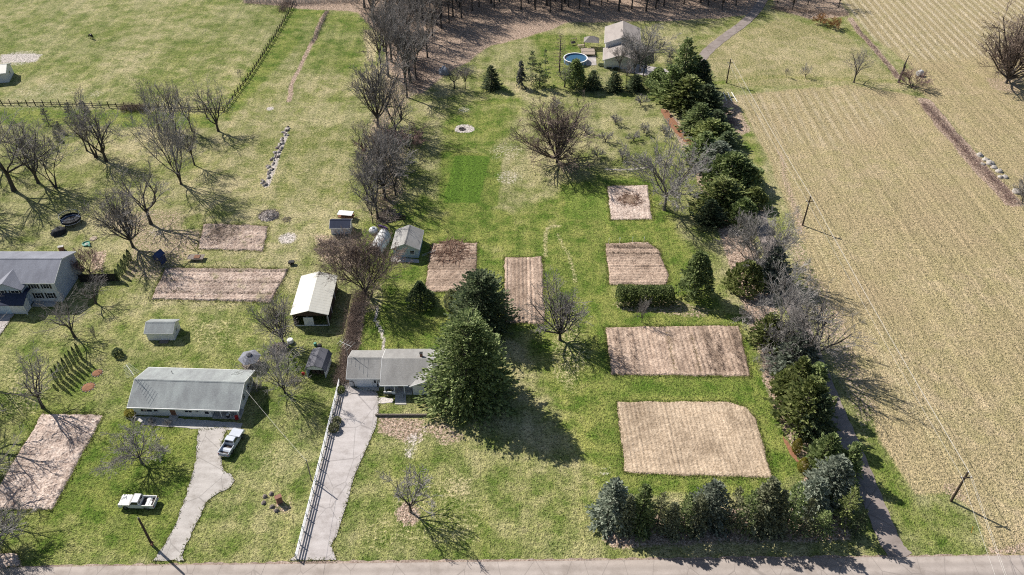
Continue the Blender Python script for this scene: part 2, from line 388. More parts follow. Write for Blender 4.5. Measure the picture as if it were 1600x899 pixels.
def asphalt(name, c0, c1, track=0.0):
    m, nt, b = nodes_of(name)
    pos = N(nt, 'ShaderNodeNewGeometry').outputs['Position']
    a = noise(nt, mapping(nt, pos, (0.25, 1, 1)), 0.8, 5, 0.65); f = noise(nt, pos, 5.0, 3, 0.8)
    t = mth(nt, 'ADD', mth(nt, 'MULTIPLY', a, 0.6), mth(nt, 'MULTIPLY', f, 0.4))
    col = ramp(nt, t, [(0.3, c0), (0.7, c1)])
    st = noise(nt, pos, 0.35, 5, 0.7)
    col = mixc(nt, 0.8, col, ramp(nt, st, [(0.34, (0.72, 0.70, 0.68)), (0.5, (1, 1, 1)), (0.66, (1.1, 1.1, 1.1))]), 'MULTIPLY')
    vo = N(nt, 'ShaderNodeTexVoronoi', feature='DISTANCE_TO_EDGE'); vo.inputs['Scale'].default_value = 0.22; nt.links.new(mapping(nt, pos, (1, 0.6, 1)), vo.inputs['Vector'])
    col = mixc(nt, mth(nt, 'MULTIPLY', remap(nt, vo.outputs['Distance'], 0.014, 0.004), 0.45), col, tuple(x * 0.45 for x in c0))
    if track:
        sx = N(nt, 'ShaderNodeSeparateXYZ'); nt.links.new(pos, sx.inputs[0])
        v = mth(nt, 'SUBTRACT', sx.outputs[1], mth(nt, 'MULTIPLY', sx.outputs[0], 0.0116))
        w = mth(nt, 'ADD', mth(nt, 'MULTIPLY', mth(nt, 'SINE', mth(nt, 'ADD', mth(nt, 'MULTIPLY', v, 3.9), mth(nt, 'MULTIPLY', a, 1.2))), 0.5), 0.5)
        col = mixc(nt, mth(nt, 'MULTIPLY', w, track), col, tuple(x * 0.72 for x in c0))
    nt.links.new(col, b.inputs['Base Color']); b.inputs['Roughness'].default_value = 0.88
    bump(nt, b, f, 0.3, 0.02)
    return m
asphalt('road_asphalt', (0.28, 0.24, 0.215), (0.39, 0.34, 0.31), 0.4)
asphalt('lane_asphalt', (0.19, 0.155, 0.135), (0.31, 0.26, 0.235))
asphalt('drive_gravel', (0.31, 0.28, 0.255), (0.52, 0.485, 0.455))
asphalt('drive_concrete', (0.33, 0.295, 0.28), (0.53, 0.49, 0.475))

# ------------------------------------------------------------------ terrain sheet
def vnoise(x, y, seed=0):
    """smooth value noise, roughly -1..1"""
    r = np.random.RandomState(seed); o = np.zeros_like(x); a = 1.0
    for k in range(4):
        for _ in range(3):
            th = r.uniform(0, 6.28); ph = r.uniform(0, 6.28); fr = (2 ** k) * r.uniform(0.7, 1.3)
            o += a * np.sin((x * math.cos(th) + y * math.sin(th)) * fr + ph)
        a *= 0.55
    return o / 4.5
STEP = 0.62
xs = np.arange(-205, 205 + STEP, STEP); ys = np.arange(42, 312, STEP)
def outward(last, n, first): 
    o = []; d = first
    for _ in range(n): d *= 1.45; last += d; o.append(last)
    return np.array(o)
xo = outward(0, 17, 2.0); yo = outward(0, 17, 2.0)
xs = np.concatenate([(xs[0] - xo)[::-1], xs, xs[-1] + xo]); ys = np.concatenate([(ys[0] - yo)[::-1], ys, ys[-1] + yo])
GX, GY = np.meshgrid(xs, ys)
WX = (GX + 1.3 * vnoise(GX / 6, GY / 6, 3)).ravel(); WY = (GY + 1.3 * vnoise(GX / 6, GY / 6, 4)).ravel()
CX, CY = GX.ravel(), GY.ravel()
ZA = np.zeros((len(CX), 4), np.float32); ZB = np.zeros((len(CX), 4), np.float32); ZA[:, 3] = 1; ZB[:, 3] = 1
CH = dict(lush=(ZA, 0), leaf=(ZA, 1), hay=(ZA, 2), bare=(ZB, 0), stripe=(ZB, 1), worn=(ZB, 2))
def inside(P, x, y):
    n = len(P); c = np.zeros(len(x), bool); d = np.full(len(x), 1e9)
    for i in range(n):
        x0, y0 = P[i]; x1, y1 = P[(i + 1) % n]
        cond = ((y0 > y) != (y1 > y))
        with np.errstate(divide='ignore', invalid='ignore'):
            xi = (x1 - x0) * (y - y0) / ((y1 - y0) if y1 != y0 else 1e-9) + x0
        c ^= cond & (x < xi)
        dx, dy = x1 - x0, y1 - y0; L = dx * dx + dy * dy + 1e-9
        t = np.clip(((x - x0) * dx + (y - y0) * dy) / L, 0, 1)
        d = np.minimum(d, np.hypot(x - x0 - t * dx, y - y0 - t * dy))
    return c, d
def paint(ch, px, val, soft=1.5, mode='set', crisp=False):
    P = [tuple(G(*p)[:2]) for p in px]
    X, Y = (CX, CY) if crisp else (WX, WY)
    a = np.array(P); m = soft + 2
    sel = np.where((X > a[:, 0].min() - m) & (X < a[:, 0].max() + m) & (Y > a[:, 1].min() - m) & (Y < a[:, 1].max() + m))[0]
    c, d = inside(P, X[sel], Y[sel])
    sd = np.where(c, d, -d); w = np.clip(sd / soft + 0.5, 0, 1); w = w * w * (3 - 2 * w)
    A, k = CH[ch]
    A[sel, k] = A[sel, k] * (1 - w) + val * w
def paint_line(ch, px, width, val, soft=1.0):
    P = [G(*p) for p in px]; A, k = CH[ch]
    for p, q in zip(P[:-1], P[1:]):
        m = width + soft + 2
        sel = np.where((WX > min(p.x, q.x) - m) & (WX < max(p.x, q.x) + m) & (WY > min(p.y, q.y) - m) & (WY < max(p.y, q.y) + m))[0]
        dx, dy = q.x - p.x, q.y - p.y; L = dx * dx + dy * dy + 1e-9
        t = np.clip(((WX[sel] - p.x) * dx + (WY[sel] - p.y) * dy) / L, 0, 1)
        d = np.hypot(WX[sel] - p.x - t * dx, WY[sel] - p.y - t * dy)
        w = np.clip((width / 2 - d) / soft + 0.5, 0, 1)
        A[sel, k] = np.maximum(A[sel, k], val * w) if val > 0 else A[sel, k] * (1 - w)
def spot(ch, px, py, r, val, soft=1.0):
    p = G(px, py); A, k = CH[ch]
    sel = np.where((abs(WX - p.x) < r + soft + 1) & (abs(WY - p.y) < r + soft + 1))[0]
    w = np.clip((r - np.hypot(WX[sel] - p.x, WY[sel] - p.y)) / soft + 0.5, 0, 1)
    A[sel, k] = A[sel, k] * (1 - w) + val * w
# base: mixed pasture everywhere
ZA[:, 0] = 0.22
paint('lush', [(-900, 880), (-400, 500), (0, 470), (140, 500), (240, 480), (430, 480), (560, 600), (640, 640), (930, 760), (930, 890), (-900, 895)], 0.50, 8)
paint('lush', [(0, 480), (150, 500), (220, 560), (180, 650), (100, 650), (40, 560), (0, 530)], 0.45, 5)
paint('lush', [(60, 640), (330, 660), (300, 860), (40, 880)], 0.66, 5)
paint('lush', [(165, 650), (320, 672), (250, 800), (90, 800)], 0.80, 3)
paint('lush', [(0, 168), (340, 178), (335, 200), (260, 200), (0, 190)], 0.85, 2)
paint('lush', [(455, 12), (520, 14), (350, 190), (340, 178)], 0.75, 3)
paint('lush', [(470, 20), (590, 25), (560, 110), (470, 110)], 0.60, 6)
paint('lush', [(560, 350), (660, 300), (800, 330), (940, 270), (1010, 270), (1060, 360), (1150, 480), (1215, 600), (1245, 740), (1220, 770), (960, 770), (900, 700), (800, 520), (620, 545), (560, 545)], 0.72, 5)
paint('lush', [(690, 238), (786, 236), (776, 320), (690, 330)], 1.0, 1.5)
paint('lush', [(712, 243), (765, 243), (748, 316), (693, 316)], 1.3, 0.8, crisp=True)
paint('lush', [(720, 320), (790, 330), (800, 395), (750, 375), (660, 370)], 0.95, 3)
paint('lush', [(880, 290), (945, 288), (950, 348), (885, 345)], 1.1, 1.2)
paint('lush', [(880, 345), (1050, 348), (1050, 380), (945, 380), (940, 440), (955, 450), (950, 505), (1150, 505), (1110, 490), (1060, 470), (955, 470), (905, 470), (890, 400)], 0.95, 3)
paint('lush', [(930, 440), (950, 440), (945, 510), (955, 590), (1180, 592), (1190, 640), (1150, 625), (960, 622), (930, 560)], 1.05, 2)
paint('lush', [(1178, 560), (1215, 620), (1245, 740), (1215, 760), (970, 745), (930, 745), (960, 765), (1220, 775), (1185, 650)], 0.95, 2)
paint('lush', [(925, 590), (962, 622), (975, 742), (930, 730), (905, 690)], 0.8, 3)
paint('lush', [(560, 480), (640, 495), (700, 495), (690, 545), (560, 545)], 1.0, 2)
paint('lush', [(800, 400), (850, 330), (880, 400), (852, 405)], 1.0, 2)
paint('lush', [(850, 400), (900, 350), (950, 480), (900, 470)], 0.85, 3)
paint('lush', [(690, 150), (790, 130), (830, 160), (760, 240), (690, 230)], 0.6, 4)
paint('lush', [(740, 160), (820, 150), (780, 160)], 0.95, 3)
paint('lush', [(830, 50), (930, 55), (900, 140), (840, 140)], 0.62, 5)
paint('lush', [(0, 0), (450, 0), (340, 168), (0, 158)], 0.36, 5)
paint('lush', [(1140, 120), (1170, 190), (1235, 370), (1215, 380), (1170, 270)], 0.5, 2.5)
paint('lush', [(1360, 735), (1400, 700), (1425, 780), (1490, 790), (1530, 860), (1440, 866), (1390, 800)], 0.55, 3)
# hay stubble on the right
paint('hay', [(1145, 150), (1330, 132), (1440, 155), (1700, 420), (2400, 899), (1540, 866), (1522, 800), (1480, 765), (1425, 770), (1395, 720), (1370, 690), (1350, 615), (1300, 490), (1255, 385), (1210, 260)], 1.0, 3)
paint('hay', [(1100, 60), (1230, 25), (1330, 60), (1430, 150), (1330, 134), (1145, 140), (1100, 110)], 0.46, 5)
paint('hay', [(1300, -15), (1900, -15), (1900, 130), (1560, 130), (1430, 110), (1370, 60)], 0.85, 4)
paint('hay', [(1400, 105), (1560, 125), (1900, 200), (1900, 420), (1600, 320), (1450, 160)], 0.78, 5)
paint('stripe', [(1296, -14), (1640, -14), (1620, 60), (1560, 85), (1440, 95), (1360, 60)], 0.6, 5)
paint('stripe', [(1150, 150), (1330, 140), (1420, 180), (1300, 230), (1190, 220)], 0.28, 8)
paint('hay', [(300, 210), (440, 190), (580, 200), (540, 330), (430, 330), (330, 300)], 0.30, 8)
# fallen leaves
paint('leaf', [(560, -40), (1205, -40), (1190, 18), (1120, 30), (1050, 32), (985, 34), (930, 36), (890, 34), (820, 58), (770, 70), (735, 95), (690, 120), (660, 145), (620, 145), (600, 120), (600, 60), (560, 20), (380, 4), (380, -40)], 1.0, 3)
paint('leaf', [(600, 100), (650, 145), (640, 165), (610, 200), (640, 230), (640, 300), (610, 345), (575, 330), (590, 260), (575, 200), (590, 150)], 0.55, 4)
paint('leaf', [(1205, -20), (1300, -20), (1330, 25), (1270, 30), (1210, 15)], 0.75, 3)
paint('leaf', [(1035, 165), (1052, 178), (1085, 215), (1095, 232), (1140, 240), (1150, 330), (1195, 430), (1240, 600), (1280, 720), (1330, 790), (1330, 845), (960, 850), (940, 835), (1000, 800), (1240, 790), (1265, 745), (1215, 640), (1150, 440), (1105, 330), (1085, 260)], 0.95, 2)
paint('leaf', [(1215, 360), (1255, 380), (1320, 500), (1370, 640), (1350, 690), (1290, 560)], 0.52, 4)
paint('leaf', [(1120, 150), (1150, 160), (1175, 205), (1150, 215), (1125, 180)], 0.7, 2)
paint('leaf', [(1210, 225), (1225, 240), (1265, 360), (1250, 370)], 0.55, 2)
paint('leaf', [(590, 640), (670, 655), (670, 690), (640, 690), (590, 672)], 0.72, 2)
paint('leaf', [(545, 470), (570, 470), (565, 540), (545, 605), (525, 600)], 0.85, 1.5)
paint('leaf', [(480, 365), (560, 370), (560, 420), (500, 415)], 0.62, 3)
paint('leaf', [(525, 322), (570, 322), (575, 352), (600, 350), (610, 330), (585, 310), (560, 330)], 0.45, 3)
paint('leaf', [(150, 330), (290, 330), (310, 400), (240, 440), (180, 440), (200, 390)], 0.5, 4)
paint('leaf', [(140, 395), (165, 390), (160, 425), (135, 425)], 0.7, 1.5)
paint('leaf', [(650, 660), (700, 660), (740, 690), (700, 700)], 0.6, 2)
paint('leaf', [(1535, 120), (1600, 120), (1600, 150), (1550, 140)], 0.5, 3)
paint('leaf', [(955, 470), (1060, 468), (1115, 480), (1110, 495), (975, 488)], 0.5, 1.5)
paint('leaf', [(1540, 850), (1800, 840), (1800, 866), (1530, 866)], 0.6, 1.5)
for a in ((640, 800, 2.2, 0.75), (585, 245, 3, 0.6), (300, 375, 4, 0.55), (1490, 765, 2.0, 0.5), (438, 792, 1.4, 0.6), (445, 780, 1, 0.3)): spot('leaf', *a)
paint_line('leaf', [(512, 18), (490, 60), (470, 105), (458, 130), (449, 160)], 1.6, 0.85, 0.8)
paint_line('leaf', [(1330, 30), (1370, 80), (1400, 122)], 2.2, 0.9, 1.0)
paint_line('leaf', [(1443, 160), (1490, 215), (1540, 275), (1580, 315)], 4.2, 1.0, 1.2)
# bare and worn ground
spot('lush', 722, 202, 5, 0.75, 3)
for a in ((722, 202, 2.3, 1.0, 0.6), (420, 172, 1.2, 0.8, 0.8), (722, 172, 2.2, 0.45, 2), (790, 235, 6, 0.35, 5), (795, 275, 4, 0.42, 3), (655, 685, 1.7, 0.58, 2.2), (648, 706, 1.3, 0.55, 1.8), (668, 672, 1.0, 0.42, 1.4), (945, 738, 1.3, 0.36, 1.4), (968, 753, 1.0, 0.34, 1.2), (450, 372, 2.0, 0.7, 1.2), (1135, 745, 0, 0, 1), (150, 148, 3, 0.35, 2), (60, 152, 10, 0.3, 3), (30, 92, 7, 0.45, 4), (250, 362, 2.4, 0.4, 2), (118, 405, 2, 0.35, 1.5)): spot('bare', *a)
paint('bare', [(0, 86), (70, 84), (60, 96), (0, 100)], 0.75, 1.5)
paint('worn', [(565, 45), (590, 45), (585, 95), (568, 95)], 0.7, 2)
paint('worn', [(540, 820), (620, 760), (720, 730), (780, 790), (760, 860), (560, 870)], 0.34, 5)
paint('worn', [(900, 480), (925, 560), (895, 620), (850, 590), (855, 505)], 0.45, 4)
paint('worn', [(1230, 140), (1310, 140), (1310, 60), (1200, 60)], 0.25, 5)
paint('worn', [(0, 560), (90, 590), (60, 650), (0, 660)], 0.4, 4)
paint('worn', [(380, 690), (460, 700), (430, 770), (400, 740)], 0.35, 4)
paint('worn', [(700, 745), (740, 745), (735, 775), (700, 775)], 0.5, 2)
paint('worn', [(280, 500), (380, 490), (390, 545), (290, 545)], 0.35, 4)
paint('worn', [(560, 455), (600, 440), (600, 490), (565, 490)], 0.5, 2)
paint_line('worn', [(852, 405), (862, 360), (880, 355)], 1.6, 0.55, 0.8)
paint_line('worn', [(900, 440), (893, 400), (880, 370)], 1.4, 0.5, 0.8)
paint_line('bare', [(590, 482), (588, 500), (600, 525), (606, 548)], 0.8, 0.8, 0.5)
paint_line('bare', [(451, 199), (438, 232), (424, 262), (411, 290)], 1.5, 0.75, 0.6)
paint_line('bare', [(943, 264), (1015, 262)], 1.0, 0.65, 0.6)
paint_line('worn', [(1150, 150), (1190, 210), (1240, 300), (1300, 420), (1380, 560), (1470, 700)], 1.2, 0.55, 0.7)
paint_line('lush', [(1120, 131), (1220, 120), (1330, 125), (1400, 128)], 3.0, 0.75, 1.5)
Z = 0.05 * vnoise(GX / 9, GY / 9, 11)
Z[(np.abs(GX) > 400) | (GY > 500) | (GY < -200)] = 0
ny, nx = GX.shape
idx = np.arange(nx * ny).reshape(ny, nx)
FQ = np.stack([idx[:-1, :-1], idx[:-1, 1:], idx[1:, 1:], idx[1:, :-1]], -1).reshape(-1, 4)
ZF = Z.ravel() * 0.6 - 0.045
me = mesh_np('ground', np.stack([CX, CY, ZF], -1), FQ, M['ground_cover'], True)
for nm, A in (('zone_a', ZA), ('zone_b', ZB)):
    at = me.color_attributes.new(nm, 'FLOAT_COLOR', 'POINT'); at.data.foreach_set('color', np.clip(A, 0, 1.3).ravel())
ground = obj('ground', me); tag(ground, 'grassy farmland with lawns, pasture and pale hay stubble', 'ground', kind='structure')

# ------------------------------------------------------------------ roads, lane, driveways
def ribbon(name, pts, w, z, mat, label, cat):
    """a strip along a centre line, widths per point"""
    V = []; F = []
    # smooth the line
    P = [G(*p) for p in pts]; Q = []
    for i in range(len(P) - 1):
        p0 = P[max(i - 1, 0)]; p1 = P[i]; p2 = P[i + 1]; p3 = P[min(i + 2, len(P) - 1)]
        for k in range(8):
            t = k / 8
            Q.append(0.5 * ((2 * p1) + (p2 - p0) * t + (2 * p0 - 5 * p1 + 4 * p2 - p3) * t * t + (3 * p1 - p0 - 3 * p2 + p3) * t ** 3))
    Q.append(P[-1])
    for i, q in enumerate(Q):
        d = (Q[min(i + 1, len(Q) - 1)] - Q[max(i - 1, 0)]).normalized(); n = Vector((-d.y, d.x, 0))
        ww = w * (1 + 0.05 * math.sin(i * 1.7))
        for s in (-1, -0.4, 0.4, 1): V.append((q.x + n.x * s * ww / 2, q.y + n.y * s * ww / 2, z + (0.02 if abs(s) < 0.9 else -0.02)))
    for i in range(len(Q) - 1):
        for k in range(3): F.append((i * 4 + k, i * 4 + k + 1, i * 4 + 5 + k, i * 4 + 4 + k))
    return tag(obj(name, mesh_np(name, V, F, mat, True)), label, cat, kind='structure')
DRIVES = []
def patch(name, px, z, mat, label, cat, jag=0.12, seed=1):
    """an irregular flat sheet"""
    rr = random.Random(seed); P = [G(*p) for p in px]; Q = []
    for a, b2 in zip(P, P[1:] + P[:1]):
        L = (b2 - a).length; n = max(1, int(L / 0.7)); d = (b2 - a) / n; nn = Vector((-d.y, d.x, 0)).normalized()
        for k in range(n): Q.append(a + d * k + nn * rr.uniform(-jag, jag))
    if name == 'driveway': DRIVES.append([tuple(q[:2]) for q in P])
    bm = bmesh.new(); vs = [bm.verts.new((q.x, q.y, z)) for q in Q]; f = bm.faces.new(vs)
    if f.normal.z < 0: f.normal_flip()
    bmesh.ops.triangulate(bm, faces=bm.faces[:])
    me = bpy.data.meshes.new(name); bm.to_mesh(me); bm.free(); me.materials.append(mat)
    return tag(obj(name, me), label, cat, kind='structure')
a, b_ = G(50, 886.5), G(1590, 868.5)
dr = (b_ - a).normalized(); nr = Vector((dr.y, -dr.x, 0))
V = []; F = []
for i in range(61):
    p = a + dr * (-600 + i * 20.5)
    for k, off in enumerate((-0.05, 0.0, 3.2, 6.4, 6.45)):
        V.append((p.x + nr.x * off, p.y + nr.y * off, (-0.12, 0.055, 0.10, 0.055, -0.12)[k]))
for i in range(60):
    for k in range(4): F.append((i * 5 + k, i * 5 + k + 1, i * 5 + 6 + k, i * 5 + 5 + k)[::-1])
tag(obj('road', mesh_np('road', V, F, M['road_asphalt'])), 'worn grey-brown country road passing the driveways', 'road', kind='structure')
patch('road_shoulder', [(-300, 888), (50, 884.5), (560, 876), (1000, 872), (1600, 866), (1900, 863), (1900, 871), (1590, 870), (1000, 876), (50, 888), (-300, 892)], 0.005, M['soil_litter'], 'thin gravel shoulder along the edge of the country road', 'shoulder', 0.16, 3)
ribbon('lane', [(1412, 872), (1393, 850), (1370, 797), (1345, 735), (1322, 680), (1300, 630), (1272, 560), (1240, 480), (1210, 405), (1180, 325), (1150, 258), (1124, 200), (1103, 152), (1091, 120), (1092, 99), (1108, 78), (1135, 56), (1160, 38), (1182, 16), (1200, -14)], 3.3, 0.03, M['lane_asphalt'], 'dark narrow lane curving past the conifers to the far house', 'lane')
patch('driveway', [(531, 600), (548, 598), (552, 606), (588, 612), (592, 622), (591, 645), (588, 664), (575, 696), (553, 745), (541, 790), (526, 838), (517, 852), (526, 875), (452, 876), (462, 868), (480, 800), (505, 706)], 0.03, M['drive_concrete'], 'pale concrete driveway beside the white rail fence', 'driveway', 0.05, 5)
patch('driveway', [(310, 672), (355, 668), (347, 690), (345, 712), (349, 736), (360, 741), (366, 751), (360, 763), (342, 769), (322, 786), (310, 812), (290, 852), (284, 868), (288, 876), (238, 877), (254, 856), (274, 820), (292, 770), (306, 720)], 0.03, M['drive_gravel'], 'pale gravel driveway with a turning bay beside the pickup', 'driveway', 0.14, 6)
patch('driveway', [(-60, 486), (26, 486), (0, 524), (-60, 600)], 0.03, M['drive_concrete'], 'pale concrete driveway in front of the blue two-storey house', 'driveway', 0.04, 7)
patch('patio', [(982, 98), (1040, 108), (1050, 117), (1005, 118), (978, 112)], 0.03, M['drive_concrete'], 'pale concrete apron beside the far tan house', 'patio', 0.08, 8)
patch('patio', [(915, 88), (931, 87), (932, 102), (916, 103)], 0.03, M['drive_concrete'], 'small pale concrete patio between the pool and the far house', 'patio', 0.08, 9)
patch('patio', [(205, 650), (322, 657), (380, 662), (375, 672), (318, 671), (225, 664)], 0.02, M['concrete'], 'grey paving strip before the long low house', 'patio', 0.1, 10)
patch('patio', [(556, 601), (592, 601), (592, 611), (560, 611)], 0.045, M['concrete'], 'grey paved apron at the garage door of the ranch house', 'patio', 0.04, 11)

# ------------------------------------------------------------------ garden plots: tilled soil with real furrows
EDGES = []
def plot(px, mat, label, rows='y', pitch=0.9, ridge=0.07, rough=0.05, seed=0, step=0.13, skew=0.0, base=0.02):
    P = [tuple(G(*p)[:2]) for p in px]; A = np.array(P)
    x = np.arange(A[:, 0].min() - step, A[:, 0].max() + step, step); y = np.arange(A[:, 1].min() - step, A[:, 1].max() + step, step)
    X, Y = np.meshgrid(x, y)
    c, d = inside(P, (X + 0.26 * vnoise(X * 1.1, Y * 1.1, seed)).ravel(), (Y + 0.26 * vnoise(X * 1.1, Y * 1.1, seed + 1)).ravel())
    ok = c.reshape(X.shape); d = d.reshape(X.shape)
    r = np.random.RandomState(seed)
    co = (X + skew * Y) if rows == 'y' else (Y + skew * X)
    rowamp = 0.35 + 0.65 * np.abs(vnoise(np.floor(co / pitch) * 7.3, np.floor(co / pitch) * 0.0 + seed, seed + 5)) * 1.4
    z = ridge * rowamp * np.abs(np.sin(co * math.pi / pitch)) * (0.75 + 0.4 * vnoise(X * 0.9, Y * 0.9, seed + 8)) + 0.5 * rough * vnoise(X * 5.1, Y * 5.1, seed + 9) + rough * vnoise(X * 2.2, Y * 2.2, seed + 2) + r.uniform(-rough, rough, X.shape) * 0.7
    z = -0.10 + (z + rough + base + 0.10) * np.clip(d / 0.35 * ok, 0, 1)
    idx = -np.ones(X.shape, int); keep = ok
    f = keep[:-1, :-1] | keep[1:, :-1] | keep[:-1, 1:] | keep[1:, 1:]
    ids = np.arange(X.size).reshape(X.shape)
    F = np.stack([ids[:-1, :-1], ids[:-1, 1:], ids[1:, 1:], ids[1:, :-1]], -1)[f]
    used = np.unique(F); mp = np.zeros(X.size, int); mp[used] = np.arange(len(used))
    V = np.stack([X.ravel(), Y.ravel(), z.ravel()], -1)[used]
    strip = np.abs(np.sin(np.floor(co / (pitch * 2.0) + 0.35 * vnoise(X * 0.25, Y * 0.25, seed + 6)) * 12.9898 + seed) * 43758.5453) % 1.0
    furrow = 1 - np.abs(np.sin(co * math.pi / pitch))
    me = mesh_np('garden_plot', V, mp[F], mat)
    ca = np.ones((len(used), 4), np.float32); ca[:, 0] = strip.ravel()[used]; ca[:, 1] = furrow.ravel()[used]
    at = me.color_attributes.new('tillage', 'FLOAT_COLOR', 'POINT'); at.data.foreach_set('color', ca.ravel())
    o = obj('garden_plot', me)
    tag(o, label, 'garden plot', kind='structure'); EDGES.append(P); return P
plot([(963, 627), (1141, 627), (1165, 636), (1182, 655), (1209, 748), (975, 740)], M['soil_tan'], 'largest tan tilled plot with a rounded corner', 'y', 0.75, 0.13, 0.04, 1, skew=0.03)
plot([(944, 511), (1155, 508), (1174, 589), (956, 586)], M['soil_pink'], 'wide tilled plot with strips of dried stalks below the clipped hedge', 'y', 0.9, 0.24, 0.05, 2, skew=0.02)
plot([(945, 380), (1012, 378), (1030, 390), (1046, 432), (1043, 446), (951, 445)], M['soil_pink'], 'tilled plot with cross rows behind the clipped hedge', 'x', 0.9, 0.22, 0.06, 3)
plot([(948, 290), (1013, 289), (1020, 343), (954, 344)], M['soil_pale'], 'small square pale plot beside the grey spreading tree', 'y', 0.9, 0.07, 0.07, 4)
plot([(788, 402), (848, 401), (852, 506), (787, 506)], M['soil_pink'], 'narrow furrowed plot behind the dark spruces', 'y', 0.8, 0.22, 0.035, 5)
plot([(675, 380), (747, 379), (743, 455), (662, 457)], M['soil_pink'], 'tilled plot with a leaf pile beside the light blue garage', 'x', 0.9, 0.16, 0.05, 6)
plot([(318, 349), (420, 353), (412, 393), (309, 390)], M['soil_litter'], 'small untidy plot under dead stalks near the swing frame', 'x', 1.1, 0.14, 0.12, 7)
plot([(258, 418), (452, 420), (425, 473), (236, 468)], M['soil_litter'], 'long stubbly plot inside a stake fence behind the small shed', 'x', 1.15, 0.22, 0.10, 8)
plot([(66, 645), (163, 647), (83, 797), (-25, 797)], M['soil_pale'], 'pale cloddy plot on the slope beside the front lawn', 'y', 0.9, 0.05, 0.12, 9, 0.2, -0.5)
plot([(-30, 862), (29, 864), (34, 886), (-30, 890)], M['soil_pale'], 'scrap of pale soil beside the road under a bare tree', 'x', 0.9, 0.05, 0.1, 10)

# ------------------------------------------------------------------ trees: shapes of height 1 and known spread, scaled per tree
def tubes_np(segs, n):
    """segs: rows of x0 y0 z0 x1 y1 z1 r0 r1 -> open n-sided tapering tubes"""
    S = np.asarray(segs, dtype=np.float64); p0, p1, r0, r1 = S[:, :3], S[:, 3:6], S[:, 6:7], S[:, 7:8]
    d = p1 - p0; d /= np.linalg.norm(d, axis=1, keepdims=True) + 1e-12
    ref = np.where(np.abs(d[:, 2:3]) < 0.9, np.array([[0, 0, 1.0]]), np.array([[1.0, 0, 0]]))
    a = np.cross(d, ref); a /= np.linalg.norm(a, axis=1, keepdims=True) + 1e-12; b = np.cross(d, a)
    V = []
    for p, r in ((p0, r0), (p1, r1)):
        for i in range(n):
            t = 2 * math.pi * i / n; V.append(p + (a * math.cos(t) + b * math.sin(t)) * r)
    m = len(S); V = np.stack(V, 1).reshape(-1, 3)
    base = (np.arange(m) * 2 * n)[:, None]; F = []
    for i in range(n):
        j = (i + 1) % n; F.append(base + np.array([[i, j, n + j, n + i]]))
    return V, np.concatenate(F, 0)

